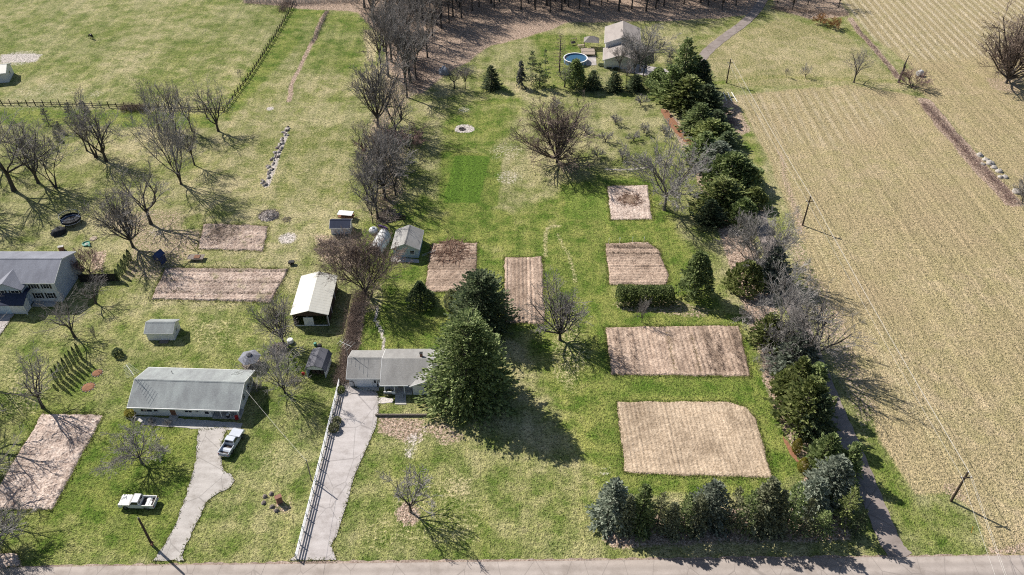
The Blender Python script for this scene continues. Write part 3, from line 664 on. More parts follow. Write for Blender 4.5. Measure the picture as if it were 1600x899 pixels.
BARE = {}
def bare_shape(key, seed, trunk=0.18, mains=9, main_ang=(18, 55), up=0.25, kids=(8, 6, 5), lens=(0.62, 0.46, 0.5), r_trunk=0.021,
               r_twig=0.0014, twist=0.16, stems=1, bark='bark', twig='twig', leader=0.0, droop=0.0):
    rr = random.Random(seed); big = []; fine = []
    def rot_about(d, ang, az):
        o = d.orthogonal().normalized(); q = d.cross(o)
        return (d * math.cos(ang) + (o * math.cos(az) + q * math.sin(az)) * math.sin(ang)).normalized()
    def grow(p, d, L, r, lev, nseg):
        pts = [(p.copy(), r)]; dd = d.copy(); q = p.copy(); r_end = max(r * 0.42, r_twig)
        for i in range(nseg):
            w = Vector((rr.gauss(0, 1), rr.gauss(0, 1), rr.gauss(0, 1))) * twist
            dd = (dd + w * (0.5 if lev == 0 else 1) + Vector((0, 0, up * (0.5 if lev else 0) - (droop if lev >= 2 else 0)))).normalized()
            q = q + dd * (L / nseg); r2 = r + (r_end - r) * (i + 1) / nseg
            (big if lev <= 1 else fine).append((*pts[-1][0], *q, pts[-1][1], r2)); pts.append((q.copy(), r2))
        if lev - 1 < len(kids) - 0 and lev >= 1 and lev - 1 < len(kids):
            n = kids[lev - 1]; n = max(2, int(round(n * rr.uniform(0.8, 1.2))))
            for k in range(n):
                t = 0.22 + 0.78 * (k + rr.uniform(0.1, 0.9)) / n; f = t * nseg; i = min(int(f), nseg - 1)
                a0, ra = pts[i]; b0, rb = pts[i + 1]; pos = a0.lerp(b0, f - i)
                ang = R(rr.uniform(22, 58)); nd = rot_about((b0 - a0).normalized(), ang, rr.uniform(0, 6.28))
                nl = L * lens[lev - 1] * rr.uniform(0.7, 1.25) * (1.15 - 0.5 * t)
                grow(pos, nd, nl, max((ra + (rb - ra) * (f - i)) * (0.72, 0.66, 0.5)[min(lev - 1, 2)], r_twig), lev + 1, 3 if lev == 1 else 2)
    for s in range(stems):
        base = Vector((rr.uniform(-1, 1) * 0.012 * (stems > 1), rr.uniform(-1, 1) * 0.012 * (stems > 1), 0)); az0 = 6.28 * s / stems + rr.uniform(0, 1)
        d0 = Vector((math.cos(az0) * 0.22, math.sin(az0) * 0.22, 1)).normalized() if stems > 1 else Vector((rr.gauss(0, 0.03), rr.gauss(0, 0.03), 1)).normalized()
        tl = trunk * rr.uniform(0.8, 1.1) if stems > 1 else trunk
        top = base + d0 * tl; rt = r_trunk / math.sqrt(stems)
        big.append((*(base + Vector((0, 0, -0.01))), *(base + d0 * tl * 0.2), rt * 1.45, rt * 1.05)); big.append((*(base + d0 * tl * 0.2), *top, rt * 1.05, rt * 0.82))
        nm = max(2, int(mains / stems))
        for k in range(nm):
            ang = R(rr.uniform(*main_ang)); az = az0 + 2.4 * k + rr.uniform(-0.4, 0.4)
            if leader and k == 0: ang = R(4)
            nd = rot_about(d0, ang, az)
            h = rr.uniform(0.62, 1.0) if not leader or k else 1.0
            start = base + d0 * tl * rr.uniform(0.72, 1.0)
            if leader and k: start = base + d0 * (tl + (0.55 * k / nm))
            L = (1 - start.z) * rr.uniform(0.72, 1.02) * (0.55 + 0.45 * math.cos(ang)) if not leader or k == 0 else (1 - start.z) * rr.uniform(0.5, 0.8)
            grow(start, nd, L, rt * rr.uniform(0.45, 0.68), 1, 5)
        if leader: big.append((*top, *(top + d0 * 0.5), rt * 0.8, rt * 0.25))
    allp = np.array([s_[3:6] for s_ in fine]); hz = np.percentile(allp[:, 2], 99.3); rad = np.percentile(np.hypot(allp[:, 0], allp[:, 1]), 74)
    Vb, Fb = tubes_np(big, 6); Vf, Ff = tubes_np(fine, 3)
    BARE[key] = (mesh_np('trunk', Vb / hz, Fb, M[bark], True), mesh_np('crown', Vf / hz, Ff, M[twig]), rad / hz)
# spreading, vase, tall woodland, dense round, small
bare_shape('spread1', 11, 0.26, 6, (18, 58), 0.24, (7, 5, 4), (0.62, 0.52, 0.5), 0.023)
bare_shape('spread2', 12, 0.24, 7, (18, 64), 0.22, (7, 5, 4), (0.62, 0.52, 0.5), 0.024, twist=0.2)
bare_shape('spread3', 13, 0.30, 6, (15, 52), 0.28, (7, 5, 4), (0.6, 0.5, 0.5), 0.021, twist=0.2)
bare_shape('spread4', 63, 0.20, 5, (14, 48), 0.26, (8, 5, 4), (0.6, 0.5, 0.5), 0.022, twist=0.22)
bare_shape('grey1', 14, 0.24, 9, (20, 75), 0.16, (8, 7, 6), bark='bark_pale', twig='twig_grey', r_twig=0.0021)
bare_shape('grey2', 15, 0.14, 10, (18, 70), 0.2, (9, 8, 7), bark='bark_pale', twig='twig_grey', r_twig=0.0023, stems=2)
bare_shape('dense', 16, 0.10, 14, (8, 58), 0.25, (9, 7, 7), stems=2, twig='twig_brown', r_twig=0.0018)
bare_shape('vase1', 17, 0.24, 6, (10, 42), 0.3, (7, 5, 4), (0.58, 0.5, 0.5), 0.021)
bare_shape('vase2', 18, 0.32, 5, (12, 46), 0.3, (7, 5, 4), (0.58, 0.5, 0.5), 0.020)
bare_shape('vase3', 64, 0.16, 4, (10, 34), 0.22, (8, 5, 4), (0.55, 0.5, 0.5), 0.022, stems=2, twist=0.2)
bare_shape('fan', 65, 0.16, 14, (6, 50), 0.22, (8, 5, 4), (0.5, 0.45, 0.5), 0.021, 0.0019, twist=0.12)
bare_shape('dome', 66, 0.07, 30, (4, 68), 0.10, (8, 5, 4), (0.42, 0.45, 0.5), 0.018, 0.0019, twist=0.07, twig='twig_brown')
bare_shape('multi', 19, 0.16, 12, (8, 40), 0.28, (7, 6, 5), stems=4, r_trunk=0.024, twig='twig_grey')
bare_shape('wood1', 20, 0.42, 8, (12, 44), 0.3, (6, 5, 4), r_trunk=0.0165)
bare_shape('wood2', 21, 0.50, 8, (12, 48), 0.3, (6, 5, 4), r_trunk=0.0155, leader=0.0)
bare_shape('wood3', 22, 0.36, 9, (12, 40), 0.3, (6, 5, 5), r_trunk=0.0175)
bare_shape('small1', 23, 0.22, 7, (18, 60), 0.2, (6, 5, 3), r_trunk=0.024, r_twig=0.0034, twig='twig_grey')
bare_shape('small2', 24, 0.16, 8, (14, 55), 0.2, (6, 5, 3), r_trunk=0.024, r_twig=0.0034, stems=2)
bare_shape('shrub_red', 25, 0.05, 12, (8, 55), 0.2, (6, 5, 3), r_trunk=0.03, r_twig=0.004, stems=4, twig='twig_red')
bare_shape('shrub_grey', 26, 0.05, 12, (8, 62), 0.2, (7, 5, 3), r_trunk=0.03, r_twig=0.004, stems=4, twig='twig_grey')
bare_shape('shrub_orange', 27, 0.10, 10, (14, 60), 0.1, (7, 6, 4), r_trunk=0.03, r_twig=0.007, stems=2, twig='twig_orange')
bare_shape('orchard', 28, 0.20, 7, (35, 75), 0.25, (6, 5, 3), r_trunk=0.04, r_twig=0.006, twig='twig_grey')

def bare_tree(px, py, ty, wpx, key, label, group=None, name='bare_tree', cat='tree', rz=None):
    """a leafless tree: foot at one survey spot, height and spread from its outline"""
    p = G(px, py); h = max(1.2, tall(px, py, ty)); w = wpx / ppm(px, py)
    return bare_at(p, h, w, key, label, group, name, cat, rz)
def bare_at(p, h, w, key, label, group=None, name='bare_tree', cat='tree', rz=None):
    t, c, rad = BARE[key]
    e = empty(name, (p.x, p.y, -0.03), rng.uniform(0, 6.28) if rz is None else rz)
    sxy = (w / 2) / rad; e.scale = (sxy, sxy, h)
    obj('trunk', t, e); obj('crown', c, e); tag(e, label, cat, group); return e

EVER = {}
def diamonds(P, D, Wd, L, W):
    """leaf sprays: point, axis, width direction, length, width -> flat kite-shaped faces"""
    P = np.asarray(P); D = np.asarray(D); Wd = np.asarray(Wd); L = np.asarray(L)[:, None]; W = np.asarray(W)[:, None]
    V = np.stack([P, P + D * L * 0.45 + Wd * W, P + D * L, P + D * L * 0.45 - Wd * W], 1).reshape(-1, 3)
    F = np.arange(len(P) * 4).reshape(-1, 4); return V, F
def unit(a): return a / (np.linalg.norm(a, axis=-1, keepdims=True) + 1e-12)
def conifer_shape(key, seed, rad=0.30, n=420, per=14, droop=(-0.35, 0.35), size=0.036, low=0.03, power=0.9, gap=0.0, tip=0.55, mat='needle_green', stem=0.014, jit=0.22, start=0.2, lift=0.25):
    r = np.random.RandomState(seed); P = []; D = []; W = []; L = []; Wd = []; br = []
    whorls = r.uniform(low, 0.97, max(8, int(n / 9)))
    for i in range(n):
        z = (r.uniform(0, 1) ** 1.25) * (0.97 - low) + low
        if gap: z = whorls[r.randint(len(whorls))] + r.normal(0, 0.008); z = min(max(z, low), 0.97)
        az = r.uniform(0, 6.283); lobes = 1 + 0.10 * math.sin(az * 3 + seed) + 0.07 * math.sin(az * 5 + seed * 2 + z * 9)
        ln = rad * ((1 - z) ** power) * r.uniform(1 - jit * 1.6, 1 + jit * 0.7) * lobes * min(1.0, 0.55 + z * 6) + 0.012
        sl = droop[0] + (droop[1] - droop[0]) * z + r.normal(0, 0.08)
        d0 = np.array([math.cos(az), math.sin(az), sl]); d0 /= np.linalg.norm(d0)
        side = np.array([-math.sin(az), math.cos(az), 0.0])
        m = max(3, int(per * (0.35 + 0.65 * ln / rad)))
        t = start + (1 - start) * r.uniform(0, 1, m) ** 0.75
        base = np.outer(t * ln, d0); base[:, 2] += z + 0.10 * lift * ln * t * t
        sgn = r.choice([-1, 1], m); spread = (1.05 - t)[:, None] * r.uniform(0.3, 1.0, (m, 1))
        P.append(base + side[None] * (sgn * (1 - t) * 0.10 * ln * r.uniform(0, 1, m))[:, None] + r.normal(0, 0.006, (m, 3)))
        dd = unit(d0[None] * 0.8 + side[None] * sgn[:, None] * spread + r.normal(0, 0.22, (m, 3)) + np.array([[0, 0, tip * 0.35]]))
        D.append(dd); nrm = unit(np.array([[0, 0, 1.0]]) + r.normal(0, 0.55, (m, 3)) + d0[None] * 0.4)
        Wd.append(unit(np.cross(dd, nrm))); s_ = size * r.uniform(0.65, 1.35, m) * (0.75 + 0.25 * (1 - z)); L.append(s_); W.append(s_ * r.uniform(0.22, 0.38, m))
        br.append((0, 0, z, *(d0 * ln * 0.9 + np.array([0, 0, z])), stem * 0.22 * (1.1 - z), stem * 0.05))
    # leading shoot
    m = 10; zz = r.uniform(0.93, 1.0, m); P.append(np.stack([r.normal(0, 0.004, m), r.normal(0, 0.004, m), zz - 0.02], -1)); D.append(unit(np.array([[0, 0, 1.0]]) + r.normal(0, 0.35, (m, 3))))
    Wd.append(unit(np.cross(D[-1], r.normal(0, 1, (m, 3))))); L.append(np.full(m, size * 0.8)); W.append(np.full(m, size * 0.22))
    V, F = diamonds(np.concatenate(P), np.concatenate(D), np.concatenate(Wd), np.concatenate(L), np.concatenate(W))
    br.append((0, 0, -0.01, 0, 0, 0.5, stem, stem * 0.6)); br.append((0, 0, 0.5, 0, 0, 0.96, stem * 0.6, stem * 0.1))
    Vt, Ft = tubes_np(br, 4)
    EVER[key] = [mesh_np('trunk', Vt, Ft, M['bark']), V, F, rad, {}]
def tuft_shape(key, seed, rad=0.3, clumps=70, per=46, size=0.07, low=0.25, prof='oval', stem=0.016, up=0.35, clr=0.07):
    """pines and junipers: rounded tufts of needles on bare limbs"""
    r = np.random.RandomState(seed); P = []; D = []; Wd = []; L = []; W = []; br = []
    for i in range(clumps):
        z = low + (1 - low) * ((i + r.uniform(0, 1)) / clumps) ** 0.85 * 0.97
        u = (z - low) / (1 - low)
        pr = {'oval': math.sin(math.pi * min(0.98, 0.12 + 0.86 * u)) ** 0.7, 'cone': (1 - u) ** 0.75, 'column': (1 - u ** 3) * min(1, 0.6 + 2 * u)}[prof]
        az = 2.4 * i + r.uniform(-0.6, 0.6); rr_ = rad * max(pr, 0.05) * r.uniform(0.35, 1.0) ** 0.6
        c = np.array([math.cos(az) * rr_, math.sin(az) * rr_, z])
        cs = clr * r.uniform(0.7, 1.3) * (1.1 - 0.4 * u)
        dirs = unit(r.normal(0, 1, (per, 3)) + np.array([math.cos(az) * 0.4, math.sin(az) * 0.4, up]))
        P.append(c + dirs * cs * r.uniform(0.1, 1.0, (per, 1)) * np.array([1.2, 1.2, 0.8])); D.append(unit(dirs + r.normal(0, 0.3, (per, 3)) + np.array([0, 0, up])))
        Wd.append(unit(np.cross(D[-1], r.normal(0, 1, (per, 3))))); s_ = size * r.uniform(0.6, 1.3, per); L.append(s_); W.append(s_ * r.uniform(0.16, 0.3, per))
        br.append((0, 0, max(0.05, z - 0.5 * rr_ - 0.03), *c, stem * 0.35 * (1.2 - z), stem * 0.12))
    V, F = diamonds(np.concatenate(P), np.concatenate(D), np.concatenate(Wd), np.concatenate(L), np.concatenate(W))
    br.append((0, 0, -0.01, 0.0, 0, 0.5, stem, stem * 0.7)); br.append((0, 0, 0.5, 0, 0, 0.97, stem * 0.7, stem * 0.15))
    Vt, Ft = tubes_np(br, 5)
    EVER[key] = [mesh_np('trunk', Vt, Ft, M['bark']), V, F, rad, {}]
def shell_shape(key, seed, n=2600, size=0.075, prof='oval', up=0.8, rad=0.5, rough=0.10, depth=0.3):
    """clipped or naturally dense bushes: upright sprays through an outer shell"""
    r = np.random.RandomState(seed); u = r.uniform(0, 1, n); az = r.uniform(0, 6.283, n)
    pr = {'oval': np.sqrt(np.clip(1 - (2 * u - 0.9) ** 2 / 1.21, 0.02, 1)), 'egg': np.clip(np.sin(np.pi * (0.18 + 0.82 * u)) ** 0.7, 0.02, 1), 'flame': np.clip((1 - u) ** 0.6 * np.minimum(1, 0.65 + 2.5 * u), 0.02, 1), 'cone': np.clip(1.02 - u, 0.02, 1)}[prof]
    bumps = 1 + rough * np.sin(az * 4 + 9 * u + seed) + rough * np.sin(az * 7 - 13 * u)
    rr_ = rad * pr * bumps * (1 - depth * r.uniform(0, 1, n) ** 1.6)
    P = np.stack([np.cos(az) * rr_, np.sin(az) * rr_, u * 0.96], -1)
    out = np.stack([np.cos(az), np.sin(az), np.zeros(n)], -1)
    D = unit(out * (1 - up * 0.6) + np.array([[0, 0, up]]) + r.normal(0, 0.35, (n, 3))); Wd = unit(np.cross(D, out + r.normal(0, 0.6, (n, 3))))
    s_ = size * r.uniform(0.6, 1.35, n); V, F = diamonds(P, D, Wd, s_, s_ * r.uniform(0.25, 0.42, n))
    Vt, Ft = tubes_np([(0, 0, -0.02, 0, 0, 0.75, 0.05, 0.02)], 6)
    EVER[key] = [mesh_np('trunk', Vt, Ft, M['bark']), V, F, rad, {}]
conifer_shape('big_spruce', 31, 0.34, 1250, 24, (-0.25, 0.8), 0.026, power=0.44, jit=0.22)
conifer_shape('big_spruce2', 32, 0.32, 900, 22, (-0.25, 0.8), 0.031, power=0.42, jit=0.24)
conifer_shape('spruce1', 33, 0.30, 420, 15, (-0.30, 0.45), 0.046, power=0.8)
conifer_shape('spruce2', 34, 0.27, 400, 15, (-0.35, 0.4), 0.046, power=0.85, jit=0.3)
conifer_shape('spruce3', 35, 0.33, 440, 15, (-0.28, 0.45), 0.048, power=0.7, jit=0.28)
conifer_shape('sparse1', 36, 0.25, 130, 15, (-0.35, 0.45), 0.040, gap=1, power=0.8, jit=0.35, low=0.10)
conifer_shape('sparse2', 37, 0.28, 165, 15, (-0.4, 0.45), 0.040, gap=1, power=0.75, jit=0.35, low=0.06)
conifer_shape('weeping', 38, 0.30, 240, 14, (-1.1, -0.4), 0.055, gap=1, power=0.7, jit=0.3, low=0.15, tip=-0.8)
tuft_shape('pine1', 41, 0.34, 130, 38, 0.062, 0.08, 'cone', clr=0.06)
tuft_shape('pine2', 42, 0.32, 120, 38, 0.062, 0.10, 'cone', clr=0.06)
conifer_shape('fir1', 51, 0.31, 330, 16, (0.05, 0.8), 0.058, power=0.62, jit=0.42, tip=1.2)
conifer_shape('fir2', 52, 0.28, 320, 16, (0.0, 0.9), 0.058, power=0.75, jit=0.45, tip=1.2)
conifer_shape('fir3', 53, 0.34, 340, 16, (-0.1, 0.7), 0.06, power=0.55, jit=0.45, tip=1.0)
tuft_shape('pine3', 43, 0.28, 90, 38, 0.065, 0.2, 'oval', clr=0.07)
tuft_shape('scrub_pine', 44, 0.24, 34, 26, 0.10, 0.25, 'oval', clr=0.09)
shell_shape('cedar', 45, 2600, 0.085, 'flame', 1.0, 0.5, 0.12)
shell_shape('column', 46, 1500, 0.085, 'egg', 1.1, 0.5, 0.05)
shell_shape('globe', 47, 1500, 0.11, 'oval', 0.5, 0.5, 0.06)
shell_shape('cone_bush', 48, 2400, 0.08, 'cone', 0.7, 0.5, 0.08)
def ever_mesh(key, mat):
    e = EVER[key]
    if mat not in e[4]: e[4][mat] = mesh_np('crown', e[1], e[2], M[mat])
    return e[4][mat]
def evergreen(px, py, ty, wpx, key, mat, label, group=None, name='conifer', cat='conifer'):
    w = wpx * 1.06 / ppm(px, py); py = py - 0.34 * wpx          # the outline's lowest edge is the front of the skirt, not the trunk
    p = G(px, py); h = max(0.6, tall(px, py, ty))
    e = empty(name, (p.x, p.y, -0.03), rng.uniform(0, 6.28)); s = (w / 2) / EVER[key][3]
    e.scale = (s, s, h)
    obj('trunk', EVER[key][0], e); obj('crown', ever_mesh(key, mat), e); return tag(e, label, cat, group)

# ---- single leafless trees
B = bare_tree
B(870, 254, 158, 96, 'dome', 'dense round bare tree with brown twigs in the middle of the back meadow')
B(1038, 328, 214, 104, 'grey1', 'spreading grey bare tree with a stout trunk beside the small square plot')
B(591, 198, 84, 66, 'fan', 'tall bare tree at the corner of the wood, left of the fire pit')
B(619, 216, 137, 54, 'vase2', 'slender bare tree standing just behind the red thicket by the fire pit')
B(602, 312, 218, 70, 'spread3', 'tall bare tree on the tree line behind the dark blue shed')
B(591, 343, 246, 62, 'vase2', 'bare tree standing right behind the white hoop tent')
for x, y, t, w, k, lab in ((578, 252, 176, 46, 'vase3', 'bare tree over the wide red-grey thicket'), (614, 262, 178, 50, 'spread4', 'bare tree rising from the silver-grey thicket'), (596, 288, 200, 44, 'wood3', 'straight bare tree between the thickets of the tree line'), (618, 305, 226, 44, 'vase1', 'bare tree on the lawn side of the tree line'), (575, 318, 240, 40, 'vase2', 'bare tree on the pasture side of the tree line'), (626, 184, 108, 44, 'vase3', 'bare tree just below the projecting corner of the wood')):
    B(x, y, t, w, k, lab, 'bare trees of the tree line')
B(583, 350, 298, 26, 'wood3', 'thin bare sapling between the open trailer and the hoop tent')
B(572, 462, 368, 104, 'dense', 'wide fine-twigged bare tree beside the white-roofed barn')
B(445, 614, 540, 78, 'multi', 'many-stemmed bare tree between the small open shed and the long low house')
B(443, 536, 462, 52, 'fan', 'bare tree on the lawn in front of the white-roofed barn')
B(642, 800, 742, 66, 'small1', 'small grey bare tree on a leaf ring in the front lawn')
B(875, 531, 452, 76, 'fan', 'bare tree spreading over the grass beside the wide tilled plot')
B(1003, 503, 468, 24, 'small2', 'tiny bare tree between the clipped hedge and the wide plot')
B(222, 724, 676, 78, 'grey1', 'low broad silvery bare tree on the lawn before the long low house')
B(67, 637, 560, 74, 'vase2', 'leaning bare tree at the head of the cloddy slope plot')
B(117, 527, 470, 72, 'spread1', 'bare tree over the row of dark columnar evergreens')
B(150, 474, 432, 44, 'vase2', 'bare tree at the front corner of the blue two-storey house')
B(208, 386, 290, 66, 'fan', 'bare tree behind the blue playhouse with reddish leaves below')
B(236, 350, 262, 76, 'vase2', 'bare tree beside the timber swing frame')
B(283, 288, 148, 86, 'multi', 'largest many-stemmed grey bare tree on the left meadow')
B(304, 258, 190, 40, 'wood3', 'thin bare tree beside the largest many-stemmed grey tree')
for i, (x, y, t, w, k) in enumerate([(250, 206, 118, 52, 'vase3'), (275, 205, 124, 42, 'spread3'), (300, 205, 128, 34, 'vase2'), (341, 205, 124, 50, 'spread4')]):
    B(x, y, t, w, k, ('bare tree behind the largest many-stemmed tree, next to the pasture fence', 'bare tree in front of the pasture fence, second from the fence bramble', 'slender bare tree in front of the pasture fence, second from the fence corner', 'forking bare tree nearest the corner of the pasture fence')[i], 'bare trees along the pasture fence')
for i, (x, y, t, w, k) in enumerate([(150, 246, 152, 74, 'vase3'), (166, 252, 158, 62, 'spread4'), (136, 236, 168, 40, 'vase2'), (88, 293, 190, 66, 'vase3'), (60, 286, 180, 62, 'spread4'), (22, 298, 162, 120, 'spread1'), (-4, 262, 178, 60, 'vase1'), (40, 246, 182, 46, 'vase2'), (-60, 330, 200, 110, 'spread2')]):
    B(x, y, t, w, k, ('twin-stemmed bare tree in the middle of the left grove', 'bare tree leaning beside the twin-stemmed one in the left grove', 'slim bare tree behind the twin-stemmed one, next to the dusky pines', 'two-stemmed bare tree just behind the trampoline', 'bare tree between the trampoline tree and the stoutest grove tree', 'stoutest bare tree of the left grove, its shadow falling past the tarp heap', 'bare tree just behind the stoutest grove tree', 'slim bare tree in front of the lowest dusky pine', 'large bare tree on the meadow above the blue two-storey house')[i], 'bare trees in the left grove')
for i, (x, y, t, w, k) in enumerate([(-38, 590, 480, 110, 'spread1'), (-60, 690, 590, 120, 'spread2'), (-45, 800, 710, 130, 'spread1'), (-8, 868, 800, 110, 'grey2')]):
    B(x, y, t, w, k, ('large bare tree above the head of the cloddy slope plot', 'large bare tree beside the middle of the cloddy slope plot', 'large bare tree at the foot of the cloddy slope plot', 'grey bare tree over the roadside scrap of soil')[i], 'bare trees at the yard edge')
B(1180, 422, 326, 84, 'grey2', 'dense silver-grey bare tree in the conifer belt above the blue-green spruce', None)
B(1218, 538, 440, 100, 'grey2', 'widest dense grey bare tree in the conifer belt, right of the wide plot', None)
B(1266, 574, 468, 92, 'spread3', 'bare tree leaning over the lane from the conifer belt', None)
B(1334, 129, 72, 42, 'spread1', 'lone bare tree between the two hay fields')
B(1572, 130, 8, 96, 'dome', 'big bare tree standing alone at the edge of the far hay field')
B(1228, 121, 106, 9, 'small2', 'tiny bare sapling on the green strip of the meadow', None)
B(1258, 121, 103, 16, 'small1', 'small round bare tree on the green strip of the meadow', None)
B(1281, 38, 22, 20, 'shrub_orange', 'orange-brown small tree at the corner of the far field', 'orange trees by the far field')
B(1303, 45, 28, 20, 'shrub_orange', 'orange-brown small tree at the corner of the far field', 'orange trees by the far field')
B(1000, 112, 33, 66, 'grey1', 'broad pale bare tree standing over the drive of the far tan house')
for x, y, t, w, k, lab in ((967, 114, 66, 24, 'wood3', 'thin bare tree at the corner of the far house wing'), (978, 134, 94, 18, 'wood2', 'thin low bare tree between the two short spruces before the far house'), (990, 123, 70, 20, 'wood3', 'thin bare tree at the edge of the far house apron'), (1005, 119, 66, 34, 'vase2', 'forking bare tree on the apron of the far house')):
    B(x, y, t, w, k, lab, 'thin trees in front of the far house')
B(882, 136, 98, 34, 'vase2', 'forked bare tree in front of the round pool')
B(710, 138, 96, 30, 'vase2', 'bare young tree beside the grey tarp heap by the wood', 'young trees by the tarp heap')
B(727, 139, 98, 22, 'wood3', 'bare young tree beside the grey tarp heap by the wood', 'young trees by the tarp heap')
for x, y, t in ((915, 208, 196), (961, 194, 179), (1006, 207, 193), (1037, 208, 196), (1001, 164, 148), (946, 222, 206), (990, 220, 207), (933, 246, 232), (972, 250, 232), (868, 168, 158)):
    B(x, y, t, 20, 'orchard', 'small pruned fruit tree in the orchard beside the dense round tree', 'orchard fruit trees')
B(1597, 318, 272, 40, 'shrub_grey', 'dark scrubby shrub at the end of the stony hedgerow', None, 'bare_shrub', 'shrub')
B(1424, 137, 112, 44, 'shrub_red', 'tangled brown shrub at the foot of the dead snag', None, 'bare_shrub', 'shrub')
B(140, 425, 392, 44, 'shrub_red', 'pinkish bare shrub at the back corner of the blue two-storey house', None, 'bare_shrub', 'shrub')
B(150, 530, 510, 14, 'small2', 'tiny bare shrub beside the row of columnar evergreens', None, 'bare_shrub', 'shrub')
B(640, 233, 196, 44, 'shrub_red', 'red twiggy thicket at the foot of the slender bare tree', None, 'bare_shrub', 'shrub')
B(590, 250, 198, 62, 'shrub_red', 'wide red-grey thicket at the edge of the wood', None, 'bare_shrub', 'shrub')
B(612, 272, 205, 66, 'shrub_grey', 'silver-grey thicket among the bare trees of the tree line', None, 'bare_shrub', 'shrub')
B(582, 300, 240, 44, 'shrub_grey', 'silver-grey bush on the tree line edge towards the open pasture', None, 'bare_shrub', 'shrub')
B(238, 661, 654, 14, 'shrub_grey', 'low twiggy shrub below the windows of the long low house', None, 'bare_shrub', 'shrub')
B(262, 664, 657, 12, 'shrub_grey', 'low twiggy shrub beside the door path of the long low house', None, 'bare_shrub', 'shrub')
B(402, 612, 594, 20, 'shrub_grey', 'grey shrub at the shaded gable end of the long low house', None, 'bare_shrub', 'shrub')
B(376, 122, 108, 8, 'small2', 'little bare tree growing against the pasture fence posts')
B(533, 639, 622, 10, 'small2', 'thin bare sapling planted between the rail fence and the driveway')
# dead snag and dead conifer
def snag(px, py, ty, label):
    p = G(px, py); h = tall(px, py, ty); e = empty('dead_snag', p); r2 = random.Random(5)
    mb = MB(); q = Vector((0, 0, -0.1))
    for i in range(6):
        n = q + Vector((r2.uniform(-.12, .2), r2.uniform(-.1, .1), h / 6)); mb.tube(q, n, 0.42 - i * 0.055, 0.42 - (i + 1) * 0.055, 7); q = n
    mb.build('trunk', M['bark'], e); mb = MB()
    for i in range(5):
        z = h * r2.uniform(0.25, 0.6); a = r2.uniform(0, 6.28); mb.tube((0.1, 0, z), (0.1 + math.cos(a) * .5, math.sin(a) * .5, z + r2.uniform(1.2, 2.6)), 0.13, 0.04, 5)
    mb.build('limb', M['bark'], e); tag(e, label, 'dead tree')
snag(1404, 129, 86, 'broken dead snag standing in the field-edge hedgerow')
p = G(874, 113); h = tall(874, 113, 50); e = empty('dead_conifer', p); r2 = random.Random(6)
MB().tube((0, 0, -.1), (0, 0, h * .6), .24, .15, 7).tube((0, 0, h * .6), (0, 0, h), .15, .03, 7).build('trunk', M['bark'], e)
mb = MB()
for i in range(70):
    z = h * (0.10 + 0.86 * i / 70); a = 2.4 * i; L = 3.4 * (1 - z / h) ** 0.8 + 0.3
    q = Vector((math.cos(a) * L * .6, math.sin(a) * L * .6, z - .05)); mb.tube((0, 0, z), q, .055, .035, 4, False); mb.tube(q, (math.cos(a) * L, math.sin(a) * L, z + .25), .035, .02, 4, False)
    for k in range(2):
        t = r2.uniform(.4, .9); c0 = Vector((math.cos(a) * L * t, math.sin(a) * L * t, z)); b2 = a + r2.choice((-.9, .9)); mb.tube(c0, c0 + Vector((math.cos(b2) * .6, math.sin(b2) * .6, .05)), .03, .015, 3, False)
mb.build('crown', M['twig_brown'], e); tag(e, 'dead needleless conifer skeleton beside the round pool', 'dead tree')

# ---- the wood at the top: every trunk its own tree
WOOD = [(596, 113, 30), (607, 120, 28), (612, 97, 20), (633, 132, 40), (641, 129, 22), (650, 124, 12), (668, 90, 15), (636, 152, 62), (622, 84, 8), (600, 80, 10), (612, 52, -20), (585, 40, -25), (640, 70, -10), (655, 60, -20), (630, 40, -35), (676, 58, -25), (690, 44, -40), (660, 30, -50), (604, 22, -50), (570, 12, -60), (640, 14, -60)]
for i, (x, y, t) in enumerate(WOOD):
    k = ('wood1', 'wood2', 'wood3')[i % 3]
    bare_at(G(x, y), rng.uniform(17, 21.5), rng.uniform(8, 12), k, 'tall bare tree in the projecting corner of the wood', 'trees in the corner of the wood')
spots = []
tries = 0
WP = [tuple(G(*q)[:2]) for q in ((575, -22), (575, 8), (690, 42), (735, 28), (770, 16), (830, 18), (880, 21), (935, 18), (975, 22), (1040, 15), (1120, 10), (1180, -2), (1200, -22))]
while len(spots) < 120 and tries < 6000:
    tries += 1; x = rng.uniform(-58, 95); y = rng.uniform(245, 300)
    c, d = inside(WP, np.array([x]), np.array([y]))
    if not c[0]: continue
    if all((x - a) ** 2 + (y - b2) ** 2 > 3.1 ** 2 for a, b2 in spots): spots.append((x, y))
for i, (x, y) in enumerate(spots):
    bare_at(Vector((x, y, 0)), rng.uniform(16, 22), rng.uniform(6.5, 10), ('wood1', 'wood2', 'wood3')[i % 3], 'bare forest tree in the wood beyond the far house', 'trees of the far wood')
for x, y in ((1128, 16), (1150, 8), (1215, 4), (1238, 16), (1262, 8), (1287, 2), (1250, -4), (1310, 12)):
    B(x, y, y - 40, 30, 'wood3', 'thin bare tree at the bend where the lane enters the wood', 'trees at the lane bend')
